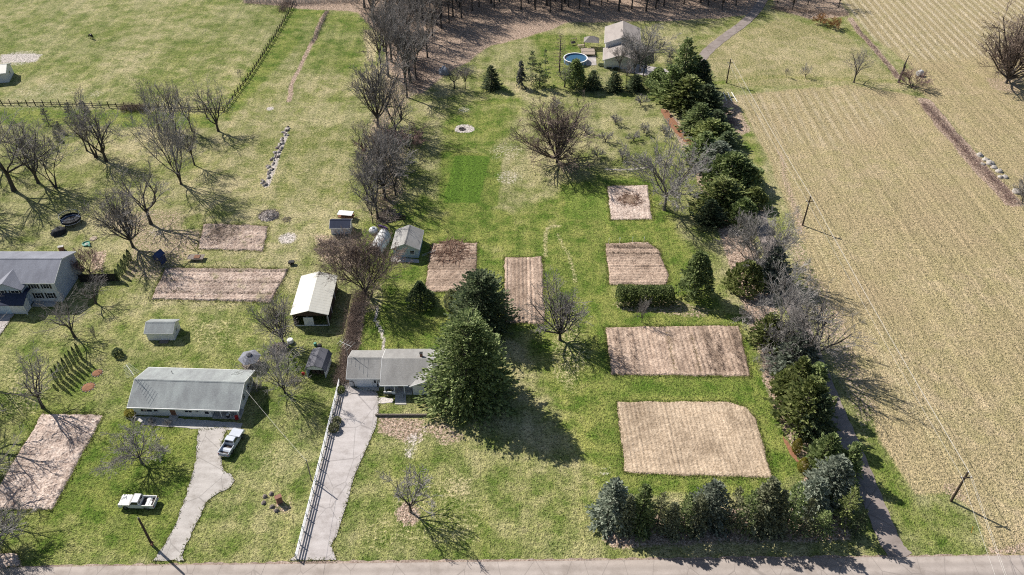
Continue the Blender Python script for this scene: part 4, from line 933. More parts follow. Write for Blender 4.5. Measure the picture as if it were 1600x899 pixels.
# ---- brush too tangled to count: strips of twigs
def brush(name, px, width, h, n, mat, label, seed, cat='brush', r=0.022):
    rr = np.random.RandomState(seed); P = [np.array(G(*q)[:2]) for q in px]; S = []
    ln = [np.linalg.norm(b2 - a) for a, b2 in zip(P[:-1], P[1:])]; tot = sum(ln)
    for _ in range(n):
        u = rr.uniform(0, tot); i = 0
        while i < len(ln) - 1 and u > ln[i]: u -= ln[i]; i += 1
        a, b2 = P[i], P[i + 1]; t = (b2 - a) / ln[i]; nn = np.array([-t[1], t[0]])
        c = a + t * min(u, ln[i]) + nn * rr.normal(0, width * 0.27); az = rr.uniform(0, 6.28); lean = rr.uniform(0.05, 0.9); L = h * rr.uniform(0.4, 1.1)
        p0 = np.array([c[0], c[1], -0.05]); p1 = p0 + np.array([math.cos(az) * lean * 0.5, math.sin(az) * lean * 0.5, 1.0]) * L * 0.55
        p2 = p1 + np.array([math.cos(az) * lean, math.sin(az) * lean, rr.uniform(0.0, 0.9)]) * L * 0.5
        S.append((*p0, *p1, r, r * 0.75)); S.append((*p1, *p2, r * 0.75, r * 0.3))
        for _k in range(2):
            q = p1 + rr.normal(0, 0.35, 3) * L * np.array([1, 1, .6]); S.append((*p1, *q, r * 0.6, r * 0.3))
    V, F = tubes_np(S, 3)
    return tag(obj(name, mesh_np(name, V, F, M[mat])), label, cat, kind='stuff')
brush('brush', [(566, 458), (556, 490), (548, 530), (540, 570), (533, 604)], 3.2, 1.6, 2600, 'twig_brown', 'brown twiggy hedge strip between the barn yard and the ranch house', 51)
brush('brush', [(1443, 162), (1490, 215), (1520, 250)], 3.2, 0.9, 1100, 'twig_red', 'low purple-brown brush strip running between the hay fields', 52)
brush('brush', [(1520, 250), (1560, 290), (1585, 320)], 3.8, 1.0, 700, 'twig_red', 'rusty brush around the stones at the end of the hedgerow', 53)
brush('brush', [(1335, 40), (1370, 82), (1402, 122)], 1.8, 0.9, 500, 'twig_red', 'dark brush strip leading to the dead snag', 54)
brush('brush', [(512, 18), (498, 48), (488, 68)], 1.6, 1.1, 600, 'twig', 'dark weedy strip in the upper pasture', 55)
brush('brush', [(575, 15), (640, 60), (650, 125), (640, 145), (652, 140), (665, 95)], 7.0, 1.6, 1500, 'twig_brown', 'undergrowth on the leafy floor of the wood corner', 56)
brush('brush', [(600, 200), (615, 240), (605, 290), (595, 340), (585, 420), (575, 450)], 4.5, 1.5, 1500, 'twig_brown', 'undergrowth along the tree line behind the hoop tent', 57)
brush('brush', [(380, 3), (450, 6), (560, 2)], 5.0, 2.2, 1300, 'twig_grey', 'grey brush along the far end of the pasture', 58)
brush('brush', [(1205, 14), (1260, 18), (1325, 24)], 4.0, 1.5, 700, 'twig_brown', 'brush in front of the trees at the lane bend', 59)
brush('brush', [(190, 172), (230, 172)], 3.0, 2.4, 450, 'twig_brown', 'brown bramble clump on the pasture fence', 60)
brush('brush', [(438, 20), (452, 2)], 3.0, 2.2, 350, 'twig_brown', 'pale brown bramble at the far end of the post fence', 61)
brush('brush', [(1185, 560), (1215, 590), (1200, 540)], 4.0, 1.6, 500, 'twig_grey', 'grey undergrowth beneath the widest grey tree', 62)

# ---- evergreens
E_ = evergreen
E_(734, 666, 501, 142, 'big_spruce', 'needle_green', 'huge broad spruce in front of the ranch house')
E_(752, 545, 430, 98, 'big_spruce2', 'needle_dark', 'second huge dark spruce just behind the broadest one')
E_(658, 489, 440, 46, 'cone_bush', 'needle_dark', 'dark cone-shaped evergreen on the back lawn of the ranch house')
E_(706, 493, 453, 22, 'column', 'needle_olive', 'narrow egg-shaped evergreen between the dark cone and the huge spruces')
E_(1084, 480, 396, 54, 'pine2', 'needle_green', 'loose green pine beside the end of the clipped hedge')
E_(768, 148, 102, 32, 'spruce1', 'needle_dark', 'lone dark spruce on the lawn between the wood and the pool')
E_(814, 145, 93, 24, 'weeping', 'needle_purple', 'drooping grey-green spruce at the end of the tall pine group')
E_(831, 142, 79, 26, 'sparse2', 'needle_dark', 'tall thin dark spruce in the middle of the pine group')
E_(843, 143, 98, 22, 'sparse1', 'needle_dark', 'low thin dark spruce within the pine group')
E_(851, 138, 76, 18, 'sparse1', 'needle_dark', 'narrowest tall spruce of the pine group towards the pool')
E_(898, 149, 94, 36, 'pine2', 'needle_green', 'bushy green pine right in front of the round pool')
E_(926, 149, 110, 30, 'spruce3', 'needle_dark', 'short dark spruce between the pool pine and the lawn gap')
for x, y, t, w, lab in ((959, 151, 112, 30, 'short dark spruce directly before the gable of the far house wing'), (992, 151, 117, 32, 'short dark spruce before the concrete apron of the far house')):
    E_(x, y, t, w, 'spruce3', 'needle_dark', lab, 'spruces before the far house')
E_(1026, 153, 107, 38, 'pine2', 'needle_green', 'bushy pine at the corner where the spruce row meets the belt')
E_(1046, 110, 78, 18, 'sparse2', 'needle_purple', 'thin grey spruce beside the far house drive')
BELT = 'conifers of the belt along the lane'
for x, y, t, w, k, m_, lab in (
    (1064, 168, 64, 52, 'spruce1', 'needle_green', 'tallest pointed spruce at the head of the lane belt'),
    (1046, 176, 108, 44, 'fir3', 'needle_green', 'green pine at the inner head of the lane belt'),
    (1092, 168, 98, 40, 'spruce2', 'needle_dark', 'dark spruce overhanging the lane bend'),
    (1072, 196, 124, 60, 'fir1', 'needle_bright', 'bright bushy pine below the tallest pointed spruce'),
    (1100, 204, 138, 54, 'fir2', 'needle_dark', 'dark bushy pine opposite the white pipes'),
    (1090, 226, 166, 48, 'spruce3', 'needle_green', 'spruce at the end of the orange mulch edge'),
    (1116, 226, 176, 44, 'spruce1', 'needle_dark', 'dark spruce casting its shadow over the lane below the pipes'),
    (1108, 250, 192, 56, 'fir1', 'needle_bright', 'broad yellow-green pine beside the orchard'),
    (1098, 272, 212, 48, 'fir2', 'needle_green', 'green pine touching the spreading grey tree'),
    (1130, 262, 210, 40, 'spruce2', 'needle_dark', 'slim dark spruce on the lane side of the yellow-green pine'),
    (1118, 292, 226, 56, 'spruce3', 'needle_blue', 'blue-green spruce above the great upright juniper'),
    (1140, 324, 246, 80, 'cedar', 'needle_green', 'great upright juniper, the broadest in the lane belt'),
    (1126, 350, 284, 66, 'fir1', 'needle_bright', 'leafy bright juniper at the foot of the great upright one'),
    (1108, 366, 318, 40, 'fir2', 'needle_dark', 'low dark juniper beside the spreading grey tree trunk'),
    (1176, 338, 298, 38, 'cedar', 'needle_bright', 'small yellow-green juniper behind the silver-grey tree'),
    (1204, 462, 390, 50, 'spruce1', 'needle_blue', 'blue spruce with a long shadow between the two grey trees'),
    (1163, 472, 414, 50, 'cedar', 'needle_bright', 'rounded bright green yew left of the blue spruce'),
    (1196, 556, 496, 44, 'fir1', 'needle_bright', 'small green pine half under the widest grey tree'),
    (1240, 606, 530, 66, 'spruce3', 'needle_blue', 'grey-blue spruce below the widest grey tree'),
    (1238, 648, 566, 54, 'fir2', 'needle_bright', 'light green pine right of the largest plot corner'),
    (1262, 652, 572, 50, 'spruce2', 'needle_green', 'green spruce on the lane side of the light green pine'),
    (1250, 690, 596, 62, 'fir1', 'needle_bright', 'broad yellow-green fir above the golden cone shrub'),
    (1284, 748, 684, 46, 'fir2', 'needle_green', 'green pine beside the golden cone shrub'),
    (1320, 758, 696, 38, 'spruce2', 'needle_green', 'green spruce at the very edge of the lane'),
    (1292, 802, 720, 66, 'spruce3', 'needle_blue', 'broad silver-blue spruce near the lane mouth'),
    (1262, 822, 752, 54, 'spruce1', 'needle_blue', 'pale silver spruce where the belt meets the roadside row'),
    (1312, 838, 766, 38, 'sparse2', 'needle_bright', 'pine with a flat pale top by the lane mouth'),
    (1334, 848, 800, 26, 'sparse2', 'needle_dark', 'dark spruce at the corner of lane and road'),
    (1152, 306, 256, 44, 'spruce1', 'needle_dark', 'dark spruce on the lane side of the great upright juniper'),
    (1158, 366, 316, 44, 'cedar', 'needle_green', 'green juniper between the bright leafy one and the silver-grey tree'),
    (1232, 566, 506, 46, 'spruce2', 'needle_green', 'green spruce between the widest grey tree and the grey-blue spruce'),
    (1270, 700, 622, 50, 'spruce1', 'needle_dark', 'dark spruce between the yellow-green fir and the lane'),
    (1226, 628, 580, 36, 'cedar', 'needle_bright', 'small bright juniper on the garden side of the grey-blue spruce'),
    (1304, 786, 726, 44, 'spruce2', 'needle_green', 'green spruce behind the broad silver-blue spruce'),
    (1082, 158, 92, 44, 'fir2', 'needle_green', 'green pine beside the tallest pointed spruce'),
    (1126, 246, 198, 44, 'fir2', 'needle_green', 'green pine between the two dark lane-side spruces')):
    E_(x, y, t - 4, w * 1.28, k, m_, lab, BELT)
ROW = 'roadside conifer row'
for x, y, t, w, k, m_, lab in (
    (956, 846, 750, 66, 'spruce1', 'needle_blue', 'grey-blue spruce that ends the roadside row by the open lawn'),
    (999, 850, 758, 46, 'spruce2', 'needle_green', 'dark spruce beside the row-ending grey-blue spruce'),
    (1026, 850, 770, 38, 'sparse2', 'needle_olive', 'thin see-through spruce with two tips in the roadside row'),
    (1066, 852, 774, 42, 'sparse2', 'needle_green', 'thin dark spruce left of the fullest blue spruce of the row'),
    (1104, 850, 754, 64, 'spruce3', 'needle_blue', 'fullest blue-green spruce in the middle of the roadside row'),
    (1138, 852, 762, 42, 'sparse1', 'needle_olive', 'sparse trunk-showing spruce right of the fullest blue spruce'),
    (1160, 852, 766, 40, 'sparse2', 'needle_green', 'thin green spruce between the trunk-showing and the broad grey-green one'),
    (1186, 852, 748, 60, 'spruce2', 'needle_frost', 'broad grey-green spruce below the largest plot corner'),
    (1226, 854, 756, 52, 'sparse2', 'needle_green', 'thin spruce beside the broad grey-green one in the row'),
    (1250, 858, 780, 40, 'sparse1', 'needle_olive', 'olive thin spruce under the pale silver spruce'),
    (978, 850, 774, 36, 'spruce2', 'needle_frost', 'narrow frosty spruce squeezed behind the row-ending grey-blue one'),
    (1046, 854, 786, 36, 'spruce2', 'needle_frost', 'short frosty spruce between the two thin ones of the row'),
    (1084, 852, 772, 36, 'spruce1', 'needle_frost', 'frosty spruce half hidden by the fullest blue spruce'),
    (1206, 854, 766, 40, 'spruce1', 'needle_frost', 'frosty spruce right beside the broad grey-green one'),
    (1280, 858, 800, 42, 'sparse2', 'needle_green', 'low thin spruce between the row and the lane')):
    E_(x, y - 10, t, w * 1.12, k, m_, lab, ROW)
E_(1243, 711, 686, 15, 'column', 'needle_gold', 'small golden cone shrub beside the largest plot', None, 'evergreen_shrub', 'shrub')
E_(1252, 740, 716, 16, 'column', 'needle_gold', 'loose golden shrub below the golden cone shrub', None, 'evergreen_shrub', 'shrub')
for i in range(9):
    t = i / 8; x = 128 + (86 - 128) * t; y = 560 + (606 - 560) * t
    E_(x - (0 if i else 0), y + 2, y - (24 if i < 8 else 6), 5.2 if i < 8 else 4, 'column', 'needle_dark', 'dark slim evergreen in the slanting row on the left lawn', 'slim evergreens on the left lawn', 'evergreen_shrub', 'shrub')
for i in range(5):
    x = 186 + i * 4.6; y = 440 - i * 7.5
    E_(x, y, y - 20, 6.5, 'column', 'needle_dark', 'dark slim evergreen at the end of the board fence', 'slim evergreens by the board fence', 'evergreen_shrub', 'shrub')
for x, y, t, w in ((76, 200, 164, 18), (113, 196, 160, 20), (131, 176, 156, 15), (95, 212, 190, 16), (90, 224, 204, 15), (82, 236, 214, 13)):
    E_(x, y, t, w, 'sparse2', 'needle_purple', 'small dusky tufted pine in the left grove', 'dusky pines of the left grove', 'conifer', 'conifer')
for x, y, t, w, k, m_, lab in (
    (205, 653, 640, 16, 'globe', 'needle_gold', 'round golden shrub at the corner of the long low house'),
    (185, 560, 546, 14, 'globe', 'needle_dark', 'small dark round shrub alone on the left lawn'),
    (533, 616, 605, 11, 'globe', 'needle_bright', 'green round shrub at the gate end of the rail fence'),
    (527, 664, 653, 12, 'globe', 'needle_olive', 'olive round shrub halfway along the rail fence'),
    (522, 677, 664, 15, 'globe', 'needle_olive', 'largest olive shrub hanging over the rail fence and driveway'),
    (607, 620, 612, 13, 'globe', 'needle_olive', 'olive shrub before the porch of the ranch house'),
    (118, 422, 406, 14, 'globe', 'needle_dark', 'dark shrub behind the blue two-storey house'),
    (940, 106, 100, 10, 'globe', 'needle_dark', 'dark clipped shrub under the wing gable of the far house'),
    (952, 109, 103, 10, 'globe', 'needle_dark', 'second dark clipped shrub under the wing gable of the far house'),
    (963, 112, 106, 9, 'globe', 'needle_dark', 'dark clipped shrub at the corner of the far house wing')):
    E_(x, y, t, w, k, m_, lab, None, 'evergreen_shrub', 'shrub')
# clipped hedge: several bushes grown into one body
rr = np.random.RandomState(77); a = G(962, 470); b2 = G(1052, 470); hh = 3.3; P = []; D = []; W_ = []; L = []; Wd = []
n = 9000; u = rr.uniform(0, 1, n); th = rr.uniform(0, 3.1416, n)
top = hh * (0.90 + 0.10 * np.abs(np.sin(u * 3.1416 * 6))) * np.clip(np.minimum(u, 1 - u) * 14 + 0.55, 0, 1)
wid = 2.1 * (0.9 + 0.12 * np.sin(u * 31)) * np.clip(np.minimum(u, 1 - u) * 12 + 0.5, 0, 1)
dep = 1 - 0.28 * rr.uniform(0, 1, n) ** 1.6
cs, sn = np.cos(th), np.sin(th); sq = 1 / np.maximum(np.abs(cs) ** 0.6 + 1e-3, np.abs(sn) ** 0.6 + 1e-3) ** 0.7
P = np.stack([a.x + (b2.x - a.x) * u, a.y + cs * wid * dep * sq, np.abs(sn) * top * dep * sq * 0.95 + 0.05], -1)
out = unit(np.stack([np.zeros(n), cs, sn], -1)); D = unit(out * 0.7 + np.array([[0, 0, 0.6]]) + rr.normal(0, 0.4, (n, 3))); Wd = unit(np.cross(D, rr.normal(0, 1, (n, 3))))
s_ = 0.34 * rr.uniform(0.6, 1.3, n); V, F = diamonds(P, D, Wd, s_, s_ * 0.35)
e = empty('clipped_hedge', ((a.x + b2.x) / 2, a.y, 0))
obj('foliage', mesh_np('foliage', V - np.array([(a.x + b2.x) / 2, a.y, 0]), F, M['needle_green']), e)
mb = MB()
for i in range(6): x = (i - 2.5) * (b2.x - a.x) / 6.2; mb.tube((x, 0, -.1), (x, 0, 2.2), .12, .06, 6)
mb.build('stem', M['bark'], e); tag(e, 'clipped green hedge block below the cross-row plot', 'hedge')

# ------------------------------------------------------------------ buildings
def gable(root, x0, x1, y0, y1, h, rh, wall, roof, axis='x', over=0.45, thick=0.14, trim='trim_white', z0=0.0, name_w='wall', gables=(True, True), fascia=True):
    """walls with two gables and a two-slope roof; ridge along axis"""
    w = MB()
    if axis == 'x':
        m = (y0 + y1) / 2; w.prism([(y0, z0 - 0.1), (y1, z0 - 0.1), (y1, h), (m, h + rh), (y0, h)], 'x', x0, x1)
    else:
        m = (x0 + x1) / 2; w.prism([(x0, z0 - 0.1), (x1, z0 - 0.1), (x1, h), (m, h + rh), (x0, h)], 'y', y0, y1)
    wo = w.build(name_w, M[wall], root)
    if axis == 'x': half = (y1 - y0) / 2; c = (y0 + y1) / 2; a, b_ = x0 - over * 0.7, x1 + over * 0.7
    else: half = (x1 - x0) / 2; c = (x0 + x1) / 2; a, b_ = y0 - over * 0.7, y1 + over * 0.7
    k = rh / half; e = half + over; ze = h - k * over; zr = h + rh; t = thick
    ro = MB()
    ro.prism([(c - e, ze + 0.03), (c, zr + 0.03), (c + e, ze + 0.03), (c + e, ze + t), (c, zr + t), (c - e, ze + t)], axis, a, b_)
    rob = ro.build('roof', M[roof], root)
    if fascia:
        f = MB()
        for s in (-1, 1):
            yy = sorted((c + s * (e + 0.002), c + s * (e + 0.05)))
            f = MB()
            if axis == 'x': f.box(a - 0.02, b_ + 0.02, yy[0], yy[1], ze - 0.12, ze + t * 0.8)
            else: f.box(yy[0], yy[1], a - 0.02, b_ + 0.02, ze - 0.12, ze + t * 0.8)
            f.build('fascia', M[trim], rob)
        g = MB()
        for end, s in ((a, -1), (b_, 1)):
            q = sorted((end + s * 0.003, end + s * 0.06)); g = MB()
            g.prism([(c - e, ze - 0.12), (c, zr - 0.12), (c + e, ze - 0.12), (c + e, ze + t * 0.9), (c, zr + t * 0.9), (c - e, ze + t * 0.9)], axis, *q); g.build('barge_board', M[trim], rob)
        r = MB()
        if axis == 'x': r.prism([(c - .22, zr + t - .22 * k + .012), (c, zr + t + .012), (c + .22, zr + t - .22 * k + .012), (c + .22, zr + t - .22 * k + .04), (c, zr + t + .05), (c - .22, zr + t - .22 * k + .04)], 'x', a, b_)
        else: r.prism([(c - .22, zr + t - .22 * k + .012), (c, zr + t + .012), (c + .22, zr + t - .22 * k + .012), (c + .22, zr + t - .22 * k + .04), (c, zr + t + .05), (c - .22, zr + t - .22 * k + .04)], 'y', a, b_)
        r.build('ridge_cap', M[roof], rob)
    return wo, rob
def fbox(face, d, u0, u1, z0, z1, out0, out1):
    """box on a wall face: d is the wall plane, out0..out1 its depth outwards"""
    s = -1 if face[0] == '-' else 1; q = sorted((d + s * out0, d + s * out1))
    return (u0, u1, q[0], q[1], z0, z1) if face[1] == 'y' else (q[0], q[1], u0, u1, z0, z1)
def window(root, face, d, u, z, w, h, shutters=None, mull=1, frame='trim_white'):
    f = MB(); t = 0.09
    for b4 in ((u - w/2 - t, u + w/2 + t, z + h, z + h + t), (u - w/2 - t, u + w/2 + t, z - t, z), (u - w/2 - t, u - w/2, z, z + h), (u + w/2, u + w/2 + t, z, z + h)):
        f.box(*fbox(face, d, *b4, 0.002, 0.07))
    for i in range(mull):
        uu = u - w/2 + w * (i + 1) / (mull + 1); f.box(*fbox(face, d, uu - .025, uu + .025, z, z + h, 0.02, 0.055))
    f.box(*fbox(face, d, u - w/2, u + w/2, z + h/2 - .025, z + h/2 + .025, 0.02, 0.052))
    fo = f.build('window', M[frame], root)
    MB().box(*fbox(face, d, u - w/2, u + w/2, z, z + h, 0.004, 0.03)).build('pane', M['glass_dark'], fo)
    MB().box(*fbox(face, d, u - w/2 - .14, u + w/2 + .14, z - t - .06, z - t - .002, 0.002, 0.12)).build('sill', M[frame], fo)
    if shutters:
        for s in (-1, 1):
            c = u + s * (w / 2 + t + .02 + .16); MB().box(*fbox(face, d, c - .16, c + .16, z - .04, z + h + .04, 0.003, 0.05)).build('shutter', M[shutters], fo)
    return fo
def door(root, face, d, u, w, h, mat, z=0.0, panels=True, handle=True, name='door'):
    o = MB().box(*fbox(face, d, u - w/2, u + w/2, z, z + h, 0.004, 0.05)).build(name, M[mat], root)
    f = MB()
    for b4 in ((u - w/2 - .1, u - w/2 - .002, z, z + h + .1), (u + w/2 + .002, u + w/2 + .1, z, z + h + .1), (u - w/2 - .002, u + w/2 + .002, z + h + .002, z + h + .1)): f.box(*fbox(face, d, *b4, 0.003, 0.08))
    f.build('frame', M['trim_white'], o)
    if panels:
        p = MB(); n = max(1, int(w / 0.6)); 
        for i in range(n):
            for j in range(3):
                a = u - w/2 + w * (i + .14) / n; b_ = u - w/2 + w * (i + .86) / n; p.box(*fbox(face, d, a, b_, z + h * (j + .12) / 3, z + h * (j + .86) / 3, 0.052, 0.068))
        p.build('panel', M[mat], o)
    if handle: MB().box(*fbox(face, d, u + w * .36, u + w * .42, z + 1.0, z + 1.12, 0.07, 0.12)).build('handle', M['steel'], o)
    return o

# --- long low house on the left
hx = empty('long_house', (-54.9, 94.1, 0), R(-2.3)); L2, W2 = 9.0, 4.15
tag(hx, 'long low white house with a grey-green gable roof', 'house')
gable(hx, -L2, 4.3, -W2, W2, 2.45, 1.75, 'siding_white', 'shingle_green', fascia=False)
for n_ in list(hx.children):
    if n_.name.startswith('roof'): bpy.data.objects.remove(n_, do_unlink=True)
w = MB(); w.prism([(-W2 + 1.9, -0.1), (W2, -0.1), (W2, 2.45), (0, 4.2), (-W2 + 1.9, 4.2 - 1.75 * (W2 - 1.9) / W2)], 'x', 4.302, L2); w.build('wall', M['siding_white'], hx)
k = 1.75 / W2; ov = 0.5
ro = MB().prism([(-W2 - ov, 2.45 - k * ov + .03), (0, 4.23), (W2 + ov, 2.45 - k * ov + .03), (W2 + ov, 2.45 - k * ov + .17), (0, 4.37), (-W2 - ov, 2.45 - k * ov + .17)], 'x', -L2 - .45, L2 + .45).build('roof', M['shingle_green'], hx)
f = MB()
for s in (-1, 1):
    q = sorted((s * (W2 + ov + .002), s * (W2 + ov + .10))); MB().box(-L2 - .5, L2 + .5, q[0], q[1], 2.45 - k * ov - .06, 2.45 - k * ov + .19).build('gutter', M['trim_white'], ro)
g = MB()
for s in (-1, 1):
    q = sorted((s * (L2 + .452), s * (L2 + .52))); g = MB(); g.prism([(-W2 - ov, 2.45 - k * ov - .1), (0, 4.1), (W2 + ov, 2.45 - k * ov - .1), (W2 + ov, 2.45 - k * ov + .18), (0, 4.385), (-W2 - ov, 2.45 - k * ov + .18)], 'x', *q); g.build('barge_board', M['trim_white'], ro)
MB().prism([(-.2, 4.30), (0, 4.385), (.2, 4.30), (.2, 4.33), (0, 4.42), (-.2, 4.33)], 'x', -L2 - .45, L2 + .45).build('ridge_cap', M['shingle_green'], ro)
MB().tube((-4.2, 2.6, 3.2), (-4.2, 2.6, 3.9), .05, .05, 8).build('vent_pipe', M['black_metal'], ro)
window(hx, '-y', -W2, -6.7, .95, 1.9, 1.2, mull=1); window(hx, '-y', -W2, -5.1, 1.05, .7, 1.0, mull=0)
door(hx, '-y', -W2, -2.2, .95, 2.05, 'rust'); window(hx, '-y', -W2, .5, 1.1, 1.2, .95); window(hx, '-y', -W2, 2.0, 1.3, .5, .5, mull=0)
door(hx, '-y', -W2 + 1.9, 6.0, .9, 2.05, 'door_white'); window(hx, '-y', -W2, 3.6, .8, .7, 1.2, mull=0)
window(hx, '+x', L2, 1.5, 1.1, .9, 1.1); window(hx, '+x', L2, -.9, 1.1, .9, 1.1); window(hx, '+x', L2, 3.2, 1.1, .6, .9, mull=0)
MB().box(4.4, L2 + .2, -W2 - .3, -W2 + 1.85, -.05, .12).build('porch_floor', M['concrete'], hx)
for x in (5.9, 7.4, 8.85): MB().box(x - .07, x + .07, -W2 + .02, -W2 + .16, .12, 2.42).build('porch_post', M['white_paint'], hx)
MB().box(-2.9, -1.5, -W2 - 1.2, -W2 - .01, -.05, .25).build('step', M['concrete'], hx)
# --- gazebo behind it
gp = G(388, 574); ge = empty('gazebo', (gp.x + .4, gp.y + .75, 0), .3); ge.scale = (.9, .9, .74); tag(ge, 'grey six-sided gazebo behind the long low house', 'gazebo')
for i in range(6):
    t = i * math.pi / 3; MB().tube((1.75 * math.cos(t), 1.75 * math.sin(t), -.05), (1.75 * math.cos(t), 1.75 * math.sin(t), 2.3), .07, .07, 6).build('post', M['wood_grey'], ge)
ro = MB().lathe([(2.25, 2.28), (2.28, 2.36), (1.1, 3.0), (.55, 3.25), (0.02, 3.5)], 6).build('roof', M['shingle_slate'], ge); MB().lathe([(.62, 3.24), (.6, 3.45), (.02, 3.75)], 6).build('cupola', M['shingle_dark'], ro)
MB().lathe([(1.95, -.05), (1.95, .15)], 6).build('floor', M['wood_grey'], ge)
# --- antenna mast of the long house
def antenna(loc, h, rz, label, nel=9, boom=3.2):
    e = empty('television_antenna', loc); tag(e, label, 'antenna')
    MB().tube((0, 0, -.1), (0, 0, h), .045, .035, 6).build('mast', M['steel'], e)
    d = Vector((math.cos(rz), math.sin(rz), 0)); nn = Vector((-d.y, d.x, 0)); top = Vector((0, 0, h - .12))
    bo = MB().tube(top - d * boom * .5, top + d * boom * .5, .03, .03, 6).build('boom', M['white_paint'], e)
    for i in range(nel):
        c = top + d * boom * (-.48 + .96 * i / (nel - 1)); L = 1.15 - .07 * i; MB().tube(c - nn * L, c + nn * L, .016, .016, 4).build('element', M['aluminium_wire'], bo)
antenna((-64.55, 94.6, 0), 6.6, 2.3, 'tall white yagi antenna at the gable end of the long low house')
antenna((-29.15, 100.9, 0), 6.6, 2.6, 'thin white antenna at the garage end of the ranch house', 5, 2.6)

# --- ranch house in the middle
rx = empty('ranch_house', (-20.5, 99.3, 0)); ox, oy = -20.5, 99.3
def X(v): return v - ox
def Y(v): return v - oy
tag(rx, 'grey-roofed white ranch house with attached garage beside the huge spruce', 'house')
gable(rx, X(-28.55), X(-22.42), Y(96.75), Y(102.9), 2.55, 1.45, 'siding_white', 'shingle_grey', over=.4)
w = MB(); zf = lambda y: 2.55 + 1.60 * (1 - abs(y - 99.4) / 4.0)
w.prism([(Y(96.4), -.1), (Y(103.0), -.1), (Y(103.0), zf(103.0)), (Y(99.4), zf(99.4)), (Y(96.4), zf(96.4))], 'x', X(-22.4), X(-9.5)); w.build('wall', M['siding_white'], rx)
k = .4; ye, yb = Y(94.75), Y(103.45); zr = 4.25; c = Y(99.4)
ro = MB().prism([(ye, zr - k * (c - ye)), (c, zr), (yb, zr - k * (yb - c)), (yb, zr - k * (yb - c) + .14), (c, zr + .14), (ye, zr - k * (c - ye) + .14)], 'x', X(-22.75), X(-9.2)).build('roof', M['shingle_grey'], rx)
MB().box(X(-22.8), X(-17.9), ye - .07, ye - .002, zr - k * (c - ye) - .08, zr - k * (c - ye) + .12).build('gutter', M['trim_white'], ro)
MB().prism([(ye, zr - k * (c - ye) - .1), (c, zr - .1), (yb, zr - k * (yb - c) - .1), (yb, zr - k * (yb - c) + .15), (c, zr + .15), (ye, zr - k * (c - ye) + .15)], 'x', X(-22.82), X(-22.753)).build('barge_board', M['trim_white'], ro)
ch = MB().box(X(-16.2), X(-15.75), Y(100.0), Y(100.45), 3.6, 4.85).build('chimney', M['brick_red'], ro); MB().box(X(-16.26), X(-15.69), Y(99.94), Y(100.51), 4.852, 4.95).build('cap', M['black_metal'], ch)
gable(rx, X(-17.2), X(-10.6), Y(94.85), Y(98.8), 2.5, 1.5, 'siding_white', 'shingle_grey', axis='y', over=.42)
door(rx, '-y', Y(96.75), X(-25.9), 2.6, 2.15, 'door_white', 0, True, False, 'garage_door')
for u in (-23.95, -23.2): window(rx, '-y', Y(96.75), X(u), 1.0, .45, 1.15, mull=0)
door(rx, '-y', Y(96.75), X(-23.58), .28, 2.0, 'wood_dark', 0, False, False)
MB().box(X(-22.3), X(-17.4), Y(94.9), Y(96.38), -.05, .3).build('porch_floor', M['concrete'], rx)
for x in (-22.1, -20.4, -18.7): MB().box(X(x) - .07, X(x) + .07, Y(95.0), Y(95.14), .3, 2.42).build('porch_post', M['white_paint'], rx)
door(rx, '-y', Y(96.4), X(-19.6), .95, 2.05, 'wood_dark', .3); window(rx, '-y', Y(96.4), X(-21.2), 1.1, 1.5, 1.2); window(rx, '-y', Y(94.85), X(-14.4), .9, 1.6, 1.3)
MB().box(X(-22.3), X(-20.3), Y(94.78), Y(94.88), .3, .85).build('porch_rail', M['white_paint'], rx)
for i in range(3): MB().box(X(-19.6) - .7, X(-19.6) + .7, Y(94.88) - .35 * (i + 1), Y(94.88) - .35 * i - .002, -.05, .24 - .09 * i).build('step', M['concrete'], rx)
patch('patio', [(618, 616), (634, 616), (635, 632), (617, 632)], 0.02, M['concrete'], 'narrow grey front walk below the porch steps', 'path', .03, 21)
patch('patio', [(576, 624), (592, 621), (615, 623), (614, 629), (578, 632)], 0.015, M['gravel'], 'pale stepping strip from the driveway to the porch', 'path', .1, 22)
tw = empty('timber_wall', G(628, 650)); tag(tw, 'low grey timber retaining wall across the front garden', 'retaining wall')
for j in range(3):
    for i in range(4): MB().box(-4.5 + i * 2.3, -4.5 + i * 2.3 + 2.27, -.1, .1, -.05 + j * .17, .11 + j * .17).build('timber', M['wood_grey'], tw, bevel=.01)

# --- blue two-storey house at the left edge
c0 = G(98, 471); bx = empty('two_storey_house', (c0.x - 8.0, c0.y + 4.6, 0)); tag(bx, 'blue-grey two-storey house with a dark garage front', 'house')
gable(bx, -9.0, 8.0, -4.6, 4.6, 5.1, 1.9, 'siding_slate', 'shingle_slate', over=.45)
MB().box(-9.0, 8.0, -4.66, -4.602, -.05, 5.0).build('wall', M['siding_tan'], bx)
for u in (3.8, 6.2):
    for z in (.9, 3.4): window(bx, '-y', -4.66, u, z, 1.1, 1.3, shutters='black_metal')
w = MB().prism([(-3.2, -.1), (2.2, -.1), (2.2, 4.7), (-.5, 6.1), (-3.2, 4.7)], 'y', -6.3, -4.67).build('wall', M['siding_blue'], bx)
MB().prism([(-3.65, 4.5), (-.5, 6.13), (2.65, 4.5), (2.65, 4.64), (-.5, 6.27), (-3.65, 4.64)], 'y', -6.75, -1.5).build('roof', M['shingle_slate'], bx)
for u in (-1.9, .9): window(bx, '-y', -6.3, u, 3.0, 1.5, 1.2, shutters='black_metal')
MB().box(-9.0, 2.6, -8.3, -6.302, -.1, 2.5).build('wall', M['siding_white'], bx)
MB().prism([(-8.75, 2.4), (-6.31, 3.5), (-4.68, 3.5), (-4.68, 3.62), (-6.31, 3.62), (-8.75, 2.52)], 'x', -9.3, 3.1).build('garage_roof', M['roof_navy'], bx)
